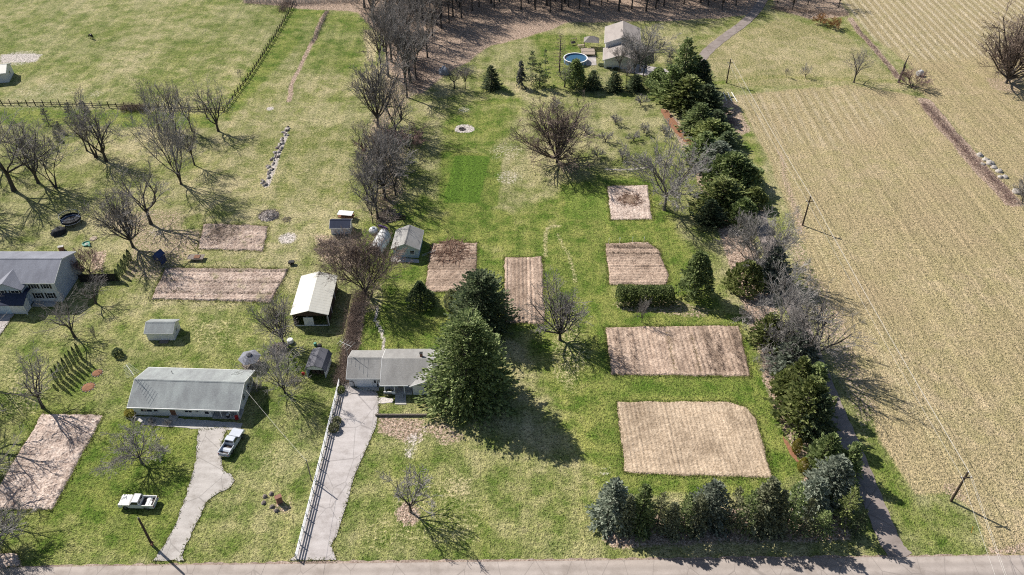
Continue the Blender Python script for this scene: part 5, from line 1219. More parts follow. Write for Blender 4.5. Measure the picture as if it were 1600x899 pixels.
for u in (-6.2, -1.8): door(bx, '-y', -8.3, u, 3.6, 2.1, 'siding_powder', 0, True, False, 'garage_door')
MB().box(2.75, 2.9, -8.55, -8.4, -.05, 2.45).build('porch_post', M['white_paint'], bx)
MB().box(2.62, 7.0, -6.2, -4.67, -.05, .2).build('porch_floor', M['concrete'], bx)
MB().tube((8.1, -4.8, -.05), (8.1, -4.8, 4.95), .05, .05, 6).build('downpipe', M['trim_white'], bx)
# board fence behind it; the shade on its face is put into the black
a = G(126, 441); b2 = G(186, 439); fe = empty('board_fence', a, math.atan2(b2.y - a.y, b2.x - a.x)); L = (b2 - a).length; tag(fe, 'close-boarded garden fence with its shaded face coloured black beside the blue two-storey house', 'fence')
n = int(L / .32)
pl = MB().box(0, .30, -.015, .015, -.05, 1.95).mesh('board', M['post_and_shade_black'])
for i in range(n): o = obj('board', pl, fe, (i * L / n, 0, rng.uniform(-.02, .02)))
for i in range(5): MB().box(i * L / 4 - .06, i * L / 4 + .06, .03, .15, -.05, 1.9).build('post', M['post_and_shade_black'], fe)
for z in (.4, 1.5): MB().box(0, L, .016, .07, z, z + .1).build('rail', M['post_and_shade_black'], fe)

# --- sheds and barns
s1 = empty('garden_shed', (-65.7, 110.3, 0)); tag(s1, 'small white shed with a grey-green roof on the left lawn', 'shed')
gable(s1, -2.5, 2.5, -1.7, 1.7, 2.0, .95, 'siding_white', 'shingle_green', over=.25); door(s1, '-y', -1.7, .6, 1.3, 1.75, 'door_white'); window(s1, '+x', 2.5, 0, .9, .6, .6, mull=0); MB().box(-.2, 1.4, -2.6, -1.72, -.05, .12).build('ramp', M['wood_grey'], s1)

b1 = empty('pole_barn', (-38.4, 118.2, 0), R(1)); tag(b1, 'open-fronted brown barn with a cream-white metal roof', 'barn')
hw, hl = 3.3, 5.6
for nm, bxx in (('wall', (-hw, -hw + .12, -hl, hl, -.1, 2.95)), ('wall', (hw - .12, hw, -hl + 1.6, hl, -.1, 2.95)), ('wall', (-hw + .122, hw - .122, hl - .12, hl, -.1, 2.95))): MB().box(*bxx).build(nm, M['barn_brown'], b1)
MB().prism([(-hw, 2.55), (hw, 2.55), (hw, 2.95), (0, 3.9), (-hw, 2.95)], 'y', -hl, -hl + .12).build('front_gable', M['barn_brown'], b1)
MB().prism([(-hw, 2.952), (hw, 2.952), (0, 3.9)], 'y', hl - .12, hl).build('back_gable', M['barn_brown'], b1)
MB().prism([(-hw - .35, 2.88), (0, 3.95), (hw + .35, 2.88), (hw + .35, 2.96), (0, 4.05), (-hw - .35, 2.96)], 'y', -hl - .3, hl + .3).build('roof', M['metal_roof_white'], b1)
for s in (-1, 1):
    x0 = s * (hw + .2)
    for i in range(0): pass
ribs = []
for i in range(17):
    y = -hl - .2 + i * (2 * hl + .4) / 16
    for s in (-1, 1): ribs.append(MB().prism([(s * .05, 4.03), (s * (hw + .34), 2.962), (s * (hw + .34), 2.975), (s * .05, 4.043)], 'y', y, y + .05).build('roof_rib', M['metal_roof_white'], b1))
for x in (-hw + .12, hw - .14, -.55): MB().box(x - .08, x + .08, -hl - .02, -hl + .14, -.1, 2.54).build('post', M['wood_grey'], b1)
for x in (hw - .02,): 
    for y in (-hl, -2, 2): MB().box(x, x + .1, y, y + .12, -.1, 2.9).build('post', M['white_paint'], b1)
MB().box(-1.3, .55, -hl - .16, -hl - .04, .05, 2.2).build('sliding_door', M['door_white'], b1)
MB().box(-hw + .15, hw - .15, -hl - .02, -hl + .08, -.05, .12).build('threshold', M['white_paint'], b1)

p = G(497, 590); s2 = empty('open_shed', (p.x - .1, p.y + 2.1, 0), R(-4)); tag(s2, 'small dark gambrel-roofed shed with an open front', 'shed')
gp_ = [(-1.75, 1.7), (-1.35, 2.6), (0, 3.1), (1.35, 2.6), (1.75, 1.7)]
for x0, x1 in ((-1.7, -1.6), (1.6, 1.7)): MB().box(x0, x1, -2.1, 2.1, -.1, 1.75).build('wall', M['siding_tan'], s2)
MB().prism([(-1.6, -.1), (1.6, -.1), (1.6, 1.7), (1.25, 2.5), (0, 2.95), (-1.25, 2.5), (-1.6, 1.7)], 'y', 2.0, 2.1).build('wall', M['siding_tan'], s2)
MB().prism([(-1.9, 1.62)] + gp_[1:4] + [(1.9, 1.62), (1.98, 1.72), (1.42, 2.72), (0, 3.24), (-1.42, 2.72), (-1.98, 1.72)], 'y', -2.35, 2.35).build('roof', M['shingle_dark'], s2)
MB().prism([(-1.6, 1.95), (1.6, 1.95), (1.25, 2.55), (0, 2.95), (-1.25, 2.55)], 'y', -2.1, -2.0).build('front_gable', M['trim_white'], s2)
for x in (-1.0, -.2, .6): MB().box(x, x + .5, -1.2, -.4, -.05, .9 + .3 * (x > 0)).build('stored_box', M['wood_dark'], s2)

p = G(533, 366); s3 = empty('garden_shed', (p.x, p.y + 1.4, 0)); tag(s3, 'small shed with dark navy roof edge behind the white-roofed barn', 'shed')
gable(s3, -2.1, 2.1, -1.5, 1.5, 1.9, .9, 'siding_white', 'roof_navy', over=.25); door(s3, '-y', -1.5, .2, 1.2, 1.6, 'door_white')
p = G(541, 346); t1 = empty('utility_trailer', (p.x, p.y + 1.2, 0), R(-8)); tag(t1, 'white-topped rusty trailer behind the navy shed', 'trailer')
MB().box(-1.9, 1.5, -.9, .9, 1.35, 1.45).build('cover', M['white_paint'], t1, bevel=.03); MB().box(-1.9, 1.6, -.85, .85, .55, .7).build('bed', M['rust'], t1)
for x in (-1.8, 1.4):
    for y in (-.8, .8): MB().box(x - .04, x + .04, y - .04, y + .04, .7, 1.35).build('stanchion', M['rust'], t1)
MB().path([(1.6, -.4, .6), (2.7, 0, .5), (1.6, .4, .6)], .05).build('drawbar', M['rust'], t1)
for y in (-.95, .95):
    wv = MB(); wv.tube((-.2, y - .09, .32), (-.2, y + .09, .32), .33, .33, 14); wv.build('wheel', M['rubber'], t1)

g1 = empty('garage', (-22.2, 137.0, 0), R(-3)); tag(g1, 'light blue garage with a worn grey gable roof', 'garage')
gable(g1, -2.65, 2.65, -3.1, 3.1, 2.45, 1.25, 'siding_powder', 'shingle_grey', axis='y', over=.35)
go = door(g1, '-y', -3.1, -1.0, 2.4, 2.05, 'siding_powder', 0, True, False, 'garage_door')
for i in range(4): MB().box(-2.1 + i * .56, -1.66 + i * .56, -3.175, -3.153, 1.55, 1.85).build('pane', M['glass_dark'], go)
window(g1, '-y', -3.1, 1.35, 1.05, .85, .75, mull=0); MB().box(-.15, .15, -3.13, -3.105, 3.2, 3.4).build('gable_vent', M['black_metal'], g1)
patch('patio', [(612, 400), (655, 406), (655, 411), (610, 409)], 0.02, M['concrete'], 'cracked concrete strip before the light blue garage', 'patio', .1, 31)
p = G(6, 132); w1 = empty('white_barn', (p.x - 4.2, p.y + 3.5, 0), R(14)); tag(w1, 'white barn at the edge of the big pasture', 'barn')
gable(w1, -5, 4.4, -3.2, 3.2, 2.9, 1.2, 'siding_white', 'metal_roof_white', over=.3); door(w1, '-y', -3.2, 1.6, 2.4, 2.3, 'door_white', 0, True, False); window(w1, '+x', 4.4, 0, 1.2, .8, .8, mull=0)

# --- far tan house with pool
f1 = empty('far_house', (34.2, 239.5, 0), R(-6)); tag(f1, 'tan-roofed two-part house beside the round pool', 'house')
gable(f1, -5.0, 5.0, -5.5, 6.5, 4.6, 1.9, 'siding_tan', 'shingle_tan', axis='y', over=.5)
gable(f1, -5.2, 4.6, -13.6, -5.6, 2.7, 1.7, 'siding_tan', 'shingle_tan', axis='y', over=.5)
MB().box(-.12, .12, -13.68, -13.602, -.05, 4.2).build('corner_board', M['trim_white'], f1)
for y in (-3.5, 0, 3.5): window(f1, '+x', 5.0, y, 2.9, 1.1, 1.2)
for y in (-12, -8): window(f1, '+x', 4.6, y, 1.0, 1.4, 1.2)
door(f1, '+x', 5.0, -1.6, 1.0, 2.1, 'wood_dark')
for y in (-3.0, 1.5): window(f1, '-x', -5.0, y, 2.9, 1.1, 1.2)
p = G(899, 97); pl = empty('round_pool', (p.x, p.y, 0)); tag(pl, 'round above-ground swimming pool with a white rim', 'pool')
wv = MB().lathe([(3.5, -.05), (3.5, 1.3), (3.42, 1.3), (3.42, .1), (.01, .1)], 40, ring=True).build('wall', M['pool_liner'], pl); MB().lathe([(3.38, 1.302), (3.7, 1.302), (3.7, 1.36), (3.38, 1.36), (3.38, 1.302)], 40, ring=True).build('rim', M['white_vinyl'], pl); MB().lathe([(3.41, .95), (.01, .95)], 40, ring=True).build('water', M['water'], pl)
for i in range(14):
    t = i * 6.283 / 14; MB().box(-.07, .07, -.03, .06, -.05, 1.3).build('upright', M['white_vinyl'], pl, (3.54 * math.cos(t), 3.54 * math.sin(t), 0), t - 1.57)
p = G(918, 84); dk = empty('pool_deck', (p.x, p.y, 0)); tag(dk, 'brown timber deck between the pool and the far house', 'deck')
for i in range(18): MB().box(-2.0, 2.2, -2.4 + i * .27, -2.15 + i * .27, .75, .80).build('board', M['deck_wood'], dk)
for x in (-1.9, 2.1):
    for y in (-2.3, 2.3): MB().box(x - .07, x + .07, y - .07, y + .07, -.05, 1.65).build('post', M['wood_grey'], dk)
MB().box(-1.95, 2.15, -2.35, -2.28, 1.6, 1.68).build('rail', M['wood_grey'], dk)
p = G(924, 76); pv = empty('pavilion', (p.x, p.y + 1.0, 0), R(-6)); tag(pv, 'small pavilion with a brown hipped roof beside the far house', 'pavilion')
MB().add([(-2.4, -2, 2.3), (2.4, -2, 2.3), (2.4, 2, 2.3), (-2.4, 2, 2.3), (-.5, 0, 3.7), (.5, 0, 3.7)], [(0, 1, 5, 4), (1, 2, 5), (2, 3, 4, 5), (3, 0, 4), (3, 2, 1, 0)]).build('roof', M['shingle_taupe'], pv)
for x in (-2.1, 2.1):
    for y in (-1.7, 1.7): MB().box(x - .08, x + .08, y - .08, y + .08, -.05, 2.32).build('post', M['wood_grey'], pv)
p = G(908, 74); tb = empty('picnic_table', (p.x, p.y, 0), .2); tag(tb, 'pale picnic table on the lawn beside the brown pavilion', 'table')
MB().box(-1.1, 1.1, -.4, .4, .72, .78).build('table_top', M['wood_pale'], tb)
for s in (-1, 1): MB().box(-1.1, 1.1, s * .72 - .14, s * .72 + .14, .42, .47).build('seat', M['wood_pale'], tb)
for x in (-.8, .8): MB().path([(x, -.8, -.05), (x, -.25, .72)], .05).path([(x, .8, -.05), (x, .25, .72)], .05).box(x - .04, x + .04, -.75, .75, .34, .42).build('trestle', M['wood_pale'], tb)
p = G(896, 70); tb = empty('garden_swing', (p.x, p.y, 0), .5); tag(tb, 'pale timber garden swing on the lawn behind the pool', 'swing')
for x in (-1.0, 1.0): MB().path([(x, -.8, -.05), (x, 0, 2.0), (x, .8, -.05)], .06).build('frame', M['wood_pale'], tb)
MB().box(-1.1, 1.1, -.06, .06, 1.97, 2.08).build('beam', M['wood_pale'], tb); MB().box(-.8, .8, -.3, .25, .5, .57).box(-.8, .8, .25, .32, .5, 1.1).build('seat', M['wood_grey'], tb)

# ------------------------------------------------------------------ grass creeping over the edges of plots and driveways
rr = np.random.RandomState(91); P = []
for poly, dens, wid in [(e_, 26, .22) for e_ in EDGES] + [(e_, 18, .16) for e_ in DRIVES]:
    for a, b2 in zip(poly, poly[1:] + poly[:1]):
        L = math.hypot(b2[0] - a[0], b2[1] - a[1]); n = int(L * dens); t = rr.uniform(0, 1, n); q = np.stack([a[0] + (b2[0] - a[0]) * t, a[1] + (b2[1] - a[1]) * t, np.full(n, -.04)], -1)
        q[:, :2] += rr.normal(0, wid, (n, 2)) * (0.5 + np.abs(np.sin(t * L * 1.7))[:, None]); P.append(q)
P = np.concatenate(P); P = np.repeat(P, 2, 0); n = len(P); P[:, :2] += rr.normal(0, .05, (n, 2))
D = unit(rr.normal(0, .55, (n, 3)) + np.array([[0, 0, 1.0]])); Wd = unit(np.cross(D, rr.normal(0, 1, (n, 3)))); L = rr.uniform(.14, .34, n)
V, F = diamonds(P, D, Wd, L, L * .16)
foliage('grass_blade', (0.07, 0.10, 0.02), (0.17, 0.20, 0.05), (0.36, 0.33, 0.15))
tag(obj('edge_grass', mesh_np('edge_grass', V, F, M['grass_blade'])), 'tufts of grass creeping over plot and driveway edges', 'grass', kind='stuff')

# ------------------------------------------------------------------ fences
def run_fence(name, px, spacing, label, post_mesh, rail_z, rail_fn, mat, cat='fence', group=None, jit=0.0):
    P = [G(*q) for q in px]; e = empty(name, P[0]); tag(e, label, cat, group); o = P[0]; rl = {}
    for a, b2 in zip(P[:-1], P[1:]):
        L = (b2 - a).length; n = max(1, round(L / spacing)); az = math.atan2(b2.y - a.y, b2.x - a.x); st = L / n
        for i in range(n + (b2 == P[-1])):
            q = a + (b2 - a) * (i / n) - o; pc = obj('post', post_mesh, e, (q.x, q.y, 0), az)
            if jit: pc.rotation_euler = (rng.uniform(-jit, jit), rng.uniform(-jit, jit), az + rng.uniform(-.3, .3)); pc.scale = (1, 1, rng.uniform(.85, 1.12))
            if i < n and rail_fn:
                key = round(st, 3)
                if key not in rl: rl[key] = [rail_fn(st, z) for z in rail_z]
                for rm in rl[key]: obj('rail', rm, e, (q.x, q.y, 0), az)
    return e
vp = MB().box(-.07, .07, -.07, .07, -.1, 1.38).prism([(-.08, 1.382), (.08, 1.382), (.0, 1.47)], 'y', -.08, .08).mesh('post', M['white_vinyl'])
run_fence('rail_fence', [(531, 601), (508, 697), (485, 790), (464, 874)], 2.42, 'white three-rail vinyl fence along the concrete driveway', vp, (.35, .75, 1.17), lambda L, z: MB().box(.072, L - .072, -.05, .05, z, z + .17).mesh('rail', M['white_vinyl']), 'white_vinyl')
pp = MB().tube((0, 0, -.1), (0, 0, 1.7), .13, .11, 6).mesh('post', M['post_and_shade_black'])
rail = lambda L, z: MB().box(0.03, L - .03, -.03, .03, z, z + .17).mesh('rail', M['post_and_shade_black'])
run_fence('post_fence', [(-60, 163), (120, 166), (349, 175)], 2.3, 'dark post-and-rail fence between the pasture and the left meadow', pp, (.35, .8), rail, 'post_and_shade_black', jit=.05)
run_fence('post_fence', [(351, 174), (392, 118), (428, 62), (462, 4)], 2.15, 'dark post fence climbing the side of the big pasture', pp, (.35, .8), rail, 'post_and_shade_black', jit=.05)
st = MB().tube((0, 0, -.1), (0, 0, 1.25), .045, .04, 5).mesh('post', M['wood_grey'])
wire = lambda L, z: MB().tube((0, 0, z), (L, 0, z), .01, .01, 3, False).mesh('rail', M['wood_grey'])
run_fence('stake_fence', [(234, 471), (330, 474), (428, 476), (455, 418), (360, 415), (254, 414), (234, 471)], 3.0, 'thin stake and wire fence around the long stubbly plot', st, (.6, 1.1), wire, 'wood_grey', jit=.08)
for (x, y) in ((951, 381), (968, 380), (988, 379), (1006, 379)):
    p = G(x, y); e = MB().tube((0, 0, -.1), (0, 0, 1.5), .04, .04, 5).tube((-.02, -.25, 1.3), (.02, .25, 1.3), .03, .03, 5).build('trellis_stake', M['white_paint'], None, p); tag(e, 'white trellis stake at the back edge of the cross-row plot', 'stake', 'trellis stakes')

# ------------------------------------------------------------------ utility poles and wires
WIRES = {}
def pole(px, py, h, label, arm=True, az=0.0, mat='pole_wood', r=.2, loc=None, trans=False):
    p = Vector(loc) if loc else G(px, py); e = empty('utility_pole', (p.x, p.y, 0), az); tag(e, label, 'utility pole')
    MB().tube((0, 0, -.3), (0, 0, h), r, r * .72, 8).build('shaft', M[mat], e)
    if arm:
        ca = MB().box(-.85, .85, -r - .1, -r * .75, h - 1.15, h - 1.0).build('crossarm', M[mat], e)
        for x in (-.75, .75): MB().lathe([(.04, 0), (.07, .05), (.05, .12), (.06, .17), (.01, .22)], 8, (x, -r - .02, h - 1.0)).build('insulator', M['white_paint'], ca)
    MB().lathe([(.05, 0), (.08, .06), (.05, .14), (.01, .2)], 8, (0, 0, h)).build('top_insulator', M['white_paint'], e)
    if trans: MB().lathe([(.25, h - 2.3), (.27, h - 1.6), (.2, h - 1.45), (.02, h - 1.4)], 12, (.45, 0, 0)).build('transformer', M['white_paint'], e)
    return Vector((p.x, p.y, h))
p1 = pole(1486, 783, 7.2, 'dark utility pole at the corner of the hay field near the road', True)
p4 = pole(1254, 352, 7.6, 'dark utility pole halfway along the hay field edge', True)
p3 = pole(1135, 130, 7.4, 'dark utility pole near the bend of the lane', True)
p2 = pole(238, 852, 6.8, 'dark utility pole at the mouth of the gravel driveway', False)
p0 = pole(0, 0, 8.6, 'roadside utility pole with white transformer across the road', True, loc=(63.6, 53.4, 0), trans=True)
p5 = pole(0, 0, 8.6, 'roadside utility pole with white cap across from the front lawn', False, loc=(8.1, 53.6, 0))
p6 = pole(487, 751, 5.0, 'slim grey service pole beside the rail fence', False, mat='wood_grey', r=.11)
def cable(a, b2, label, r=.02, sag=.5, mat='aluminium_wire', group=None):
    pts = [a.lerp(b2, t / 12) - Vector((0, 0, sag * 4 * (t / 12) * (1 - t / 12))) for t in range(13)]
    o = MB().path([q - a for q in pts], r, 5).build('overhead_wire', M[mat], None, a); tag(o, label, 'wire', group)
for dx, dz in ((-.75, -.78), (.75, -.78), (0, .15)):
    v = Vector((dx, -.16 if dx else 0, dz))
    for a, b2, t in ((p3, p4, 'upper'), (p4, p1, 'lower'), (p1, p0, 'road')):
        cable(a + v, b2 + v, {'upper': 'pale overhead wire between the lane-bend pole and the halfway pole', 'lower': 'pale overhead wire between the halfway pole and the road corner pole', 'road': 'pale overhead wire crossing the road from the corner pole'}[t], .016, .45 if t != 'road' else .1, group={'upper': 'wires over the upper hay field', 'lower': 'wires over the lower hay field', 'road': 'wires crossing the road'}[t])
cable(p6 + Vector((0, 0, -.1)), Vector((-45.6, 93.2, 3.6)), 'pale service wire from the slim pole to the long low house', .018, .3)
cable(p6 + Vector((0, 0, -.1)), Vector((-33.2, 53.0, 8.0)), 'dark service wire from the slim pole over the driveway to the road', .014, .2, 'black_metal')
p = G(1518, 833); gw = empty('guy_stake', p); MB().tube((0, 0, -.1), (-.15, .25, 1.3), .04, .04, 6).build('rod', M['amber'], gw); tag(gw, 'pale leaning guy marker below the road corner pole', 'marker')

# ------------------------------------------------------------------ vehicles
def wheel(parent, x, y, r=.37, w=.24):
    s = 1 if y > 0 else -1
    o = MB().tube((x, y - w / 2, r), (x, y + w / 2, r), r, r, 20).build('wheel', M['rubber'], parent, bevel=0)
    MB().tube((x, y + s * (w / 2 - .02), r), (x, y + s * (w / 2 + .012), r), r * .6, r * .55, 14).build('rim', M['chrome'], o)
def pickup(loc, rz, paint, label, old=False, load=None):
    e = empty('pickup_truck', loc, rz); tag(e, label, 'pickup truck')
    z0 = .42; hw = .95; hood = 1.12 if old else 1.08
    # lower body with wheel arches cut in the side profile
    def arch(cx): return [(cx - .5, z0), (cx - .40, .72), (cx - .15, .86), (cx + .15, .86), (cx + .40, .72), (cx + .5, z0)]
    side = [(-2.7, z0 + .05)] + arch(-1.62) + arch(1.68) + [(2.62, z0 + .05), (2.7, .78), (2.62, hood - .08), (2.5, hood), (1.15, hood + .04), (.95, 1.12), (-.62, 1.12), (-.62, .62), (-2.62, .62), (-2.7, .64)]
    b = MB().prism(side, 'y', -hw, hw).build('body', M[paint], e)
    for y in (-hw, hw - .09): MB().box(-2.66, -.625, y, y + .09, .622, 1.14).build('bed_side', M[paint], b)
    MB().box(-2.72, -2.664, -hw + .02, hw - .02, .5, 1.12).build('tailgate', M[paint], e)
    MB().box(-2.63, -.66, -hw + .1, hw - .1, .625, .655).build('bed_floor', M['bed_liner'], e)
    # cab with raked glass
    cz = 1.74; cab = [(-.62, 1.122), (.98, 1.122), (.42, cz), (-.50, cz)]
    c = MB(); n = 4; inset = .14
    vs = [(x, -hw + .03, z) if z < 1.5 else (x, -hw + inset + .03, z) for x, z in cab] + [(x, hw - .03, z) if z < 1.5 else (x, hw - inset - .03, z) for x, z in cab]
    c.add(vs, [(0, 1, 2, 3), (7, 6, 5, 4), (0, 4, 5, 1), (1, 5, 6, 2), (2, 6, 7, 3), (3, 7, 4, 0)]); co = c.build('cab', M[paint], e, bevel=.04)
    def q(*pts, name='pane'): MB().add(pts, [(0, 1, 2, 3)]).build(name, M['glass_dark'], co)
    o = .012
    q((.93 + o, -.80, 1.20), (.93 + o, .80, 1.20), (.50 + o, .70, 1.67), (.50 + o, -.70, 1.67), name='windscreen')
    q((-.60 - o, -.76, 1.24), (-.60 - o, .76, 1.24), (-.525 - o, .68, 1.64), (-.525 - o, -.68, 1.64), name='rear_window')
    for s in (-1, 1):
        a = s * (hw - .03 + o); b2 = s * (hw - inset - .0 + o)
        q((-.45, a - s * .028, 1.22), (.72, a - s * .028, 1.22), (.40, b2, 1.66), (-.42, b2, 1.66), name='side_window')
        MB().box(.70, .82, s * (hw + .02) - .09 + .09 * s, s * (hw + .02) + .09 + .09 * s, 1.16, 1.30).build('mirror', M['black_metal'], e)
        MB().box(2.63, 2.72, s * .68 - .16, s * .68 + .16, .78, .98).build('headlight', M['chrome'], e)
        MB().box(-2.74, -2.69, s * .84 - .08, s * .84 + .08, .72, 1.05).build('tail_light', M['red_plastic'], e)
        for x in (-1.62, 1.68): wheel(e, x, s * (hw - .13))
    MB().box(2.64, 2.78, -hw + .03, hw - .03, .45, .66).build('front_bumper', M['chrome'], e, bevel=.02); MB().box(-2.86, -2.73, -hw + .03, hw - .03, .45, .64).build('rear_bumper', M['chrome'], e, bevel=.02)
    MB().box(2.645, 2.71, -.48, .48, .74, .98).build('grille', M['black_metal'], e)
    if load: MB().box(-2.2, -1.5, -.2, .6, .66, .78).build('tarp_load', M[load], e, bevel=.04)
    return e
p = G(216, 793); pickup((p.x, p.y + .5, 0), R(178), 'truck_white', 'old cream-white pickup truck parked on the lawn', True, 'white_tarp')
p = G(362, 702); pickup((p.x - .1, p.y + .9, 0), R(77), 'truck_silver', 'silver pickup truck parked on the gravel driveway')
p = G(-6, 492); cr = empty('parked_car', (p.x - .4, p.y + .6, 0), R(62)); tag(cr, 'dark red car parked before the blue two-storey house', 'car')
sd = [(-2.2, .35), (-1.75, .35), (-1.7, .6), (-1.4, .72), (-1.1, .6), (-1.05, .3), (1.0, .3), (1.05, .6), (1.35, .72), (1.65, .6), (1.7, .33), (2.2, .38), (2.25, .62), (2.0, .82), (.95, .95), (-1.5, .98), (-2.2, .9)]
b = MB().prism(sd, 'y', -.88, .88).build('body', M['car_dark'], cr, bevel=.03); MB().add([(-1.75, -.80, .97), (1.0, -.80, .95), (.3, -.64, 1.42), (-1.1, -.64, 1.43), (-1.75, .80, .97), (1.0, .80, .95), (.3, .64, 1.42), (-1.1, .64, 1.43)], [(0, 1, 2, 3), (7, 6, 5, 4), (0, 4, 5, 1), (1, 5, 6, 2), (2, 6, 7, 3), (3, 7, 4, 0)]).build('cabin', M['glass_dark'], cr); MB().box(-1.05, .28, -.62, .62, 1.425, 1.47).build('roof', M['car_dark'], cr, bevel=.02)
for s in (-1, 1):
    for x in (-1.4, 1.35): wheel(cr, x, s * .80, .32, .2)
    MB().box(2.1, 2.24, s * .62 - .14, s * .62 + .14, .62, .76).build('headlight', M['chrome'], cr)

# ------------------------------------------------------------------ yard things
def blob(name, loc, r, h, mat, label, cat, seed=0, group=None, jag=.25, seg=(14, 7), flat=True):
    """an irregular heap or boulder"""
    rr = random.Random(seed); V = []; F = []; n, m = seg
    for j in range(m):
        t = j / (m - 1) * (math.pi / 2)
        for i in range(n):
            a = 6.283 * i / n; q = 1 + rr.uniform(-jag, jag) * (0.4 if j == 0 else 1)
            V.append((math.cos(a) * math.cos(t) * r * q, math.sin(a) * math.cos(t) * r * q, -.05 + math.sin(t) * h * (1 + rr.uniform(-jag, jag))))
    for j in range(m - 1):
        for i in range(n): F.append((j * n + i, j * n + (i + 1) % n, (j + 1) * n + (i + 1) % n, (j + 1) * n + i))
    o = obj(name, mesh_np(name, V, F, M[mat], not flat), None, loc, rr.uniform(0, 6)); return tag(o, label, cat, group)
# trampoline
p = G(113, 349); tr = empty('trampoline', p); tag(tr, 'round black trampoline with a safety net in the left grove', 'trampoline')
MB().lathe([(2.0, .82), (2.05, .85), (.02, .80)], 28).build('mat', M['black_net'], tr); MB().lathe([(1.75, .86), (2.15, .87), (2.15, .91), (1.75, .90), (1.75, .86)], 28, ring=True).build('pad', M['pad_blue'], tr); MB().lathe([(2.12, .92), (2.12, 1.45)], 28, ring=True).build('net_band', M['black_net'], tr)
for i in range(6):
    t = i * 1.047; MB().tube((2.13 * math.cos(t), 2.13 * math.sin(t), -.05), (2.13 * math.cos(t), 2.13 * math.sin(t), 2.3), .035, .035, 6).build('pole', M['black_metal'], tr)
tp = MB()
for i in range(28):
    t0, t1_ = i * 6.283 / 28, (i + 1) * 6.283 / 28; tp.tube((2.13 * math.cos(t0), 2.13 * math.sin(t0), 2.28), (2.13 * math.cos(t1_), 2.13 * math.sin(t1_), 2.28), .03, .03, 4, False)
tp.build('top_ring', M['pad_blue'], tr)
blob('tarp_heap', G(92, 364), 1.5, 1.3, 'black_net', 'black tarpaulin-covered heap beside the trampoline', 'tarp', 3)
p = G(97, 391); bb = empty('brick_barbecue', p, .3); tag(bb, 'small brick barbecue behind the blue two-storey house', 'barbecue')
for j in range(6):
    for i in range(4): MB().box(-.5 + i * .25, -.5 + i * .25 + .235, -.3, .3, -.02 + j * .16, .125 + j * .16).build('brick', M['brick_red'], bb)
MB().box(-.56, .56, -.36, .36, .945, 1.02).build('slab', M['concrete'], bb)
blob('boulder', G(107, 397), .45, .4, 'stone', 'round pale boulder beside the brick barbecue', 'boulder', 5)
p = G(135, 382); sb = empty('sandbox', p); tag(sb, 'teal plastic play sandbox on the left lawn', 'sandbox'); MB().lathe([(.75, -.05), (.85, .3), (.75, .32), (.65, .12), (.02, .1)], 14).build('tub', M['teal_plastic'], sb); MB().lathe([(.4, .12), (.02, .3)], 10, (.1, 0, 0)).build('sand', M['ash'], sb); MB().box(.7, 1.3, -.9, -.5, -.05, .35).build('seat', M['teal_plastic'], sb, bevel=.06)
MB().lathe([(.8, -.02), (.8, .06), (.02, .1)], 16).build('plywood_disc', M['wood_pale'], None, G(146, 373)); tag(bpy.data.objects['plywood_disc'], 'pale round plywood disc lying beside the teal sandbox', 'disc')
# blue playhouse
p = G(252, 411); ph = empty('playhouse', p, R(-20)); tag(ph, 'dark blue tent-roofed playhouse tower beside the swing frame', 'playhouse')
for x in (-.75, .75):
    for y in (-.75, .75): MB().box(x - .05, x + .05, y - .05, y + .05, -.05, 2.2).build('post', M['wood_dark'], ph)
MB().box(-.85, .85, -.85, .85, 1.15, 1.25).build('platform', M['wood_dark'], ph); MB().add([(-.95, -.95, 2.1), (.95, -.95, 2.1), (.95, .95, 2.1), (-.95, .95, 2.1), (0, -.95, 3.1), (0, .95, 3.1)], [(0, 4, 5, 3), (1, 2, 5, 4), (0, 1, 4), (2, 3, 5)]).build('roof', M['blue_tarp'], ph); MB().box(-.82, .82, -.84, -.80, 1.25, 2.05).build('front_panel', M['blue_tarp'], ph); MB().box(.80, .84, -.80, .82, .2, 1.9).build('side_panel', M['blue_tarp'], ph)
for z in (1.45, 1.75): MB().box(-.1, .5, -.86, -.842, z, z + .22).build('window', M['wood_pale'], ph)
p = G(285, 398); sw = empty('swing_frame', p, R(70)); tag(sw, 'weathered timber swing frame beside the bare trees', 'swing')
for x in (-2.6, 2.6):
    for s in (-1, 1): MB().tube((x, s * 1.2, -.1), (x, 0, 2.6), .07, .06, 6).build('leg', M['wood_grey'], sw)
    MB().tube((x, -.55, 1.2), (x, .55, 1.2), .05, .05, 6).build('brace', M['wood_grey'], sw)
MB().tube((-2.9, 0, 2.62), (2.9, 0, 2.62), .08, .08, 6).build('beam', M['wood_pale'], sw)
for x in (-1.3, .4):
    so = MB().box(x - .25, x + .25, -.12, .12, .5, .54).build('seat', M['black_metal'], sw)
    for s in (-1, 1): MB().tube((x + s * .22, 0, .54), (x + s * .22, 0, 2.6), .012, .012, 4, False).build('chain', M['steel'], so)
p = G(307, 405); fb = empty('flat_trailer', p, 0); tag(fb, 'flat grey timber trailer at the corner of the stubbly plot', 'trailer')
for i in range(7): MB().box(-1.7, 1.7, -.85 + i * .245, -.62 + i * .245, .55, .6).build('plank', M['wood_grey'], fb)
MB().box(-.3, .9, -.6, .5, .602, .72).build('load', M['rust'], fb)
for y in (-.9, .9): MB().tube((0, y - .08, .3), (0, y + .08, .3), .3, .3, 12).build('wheel', M['rubber'], fb)
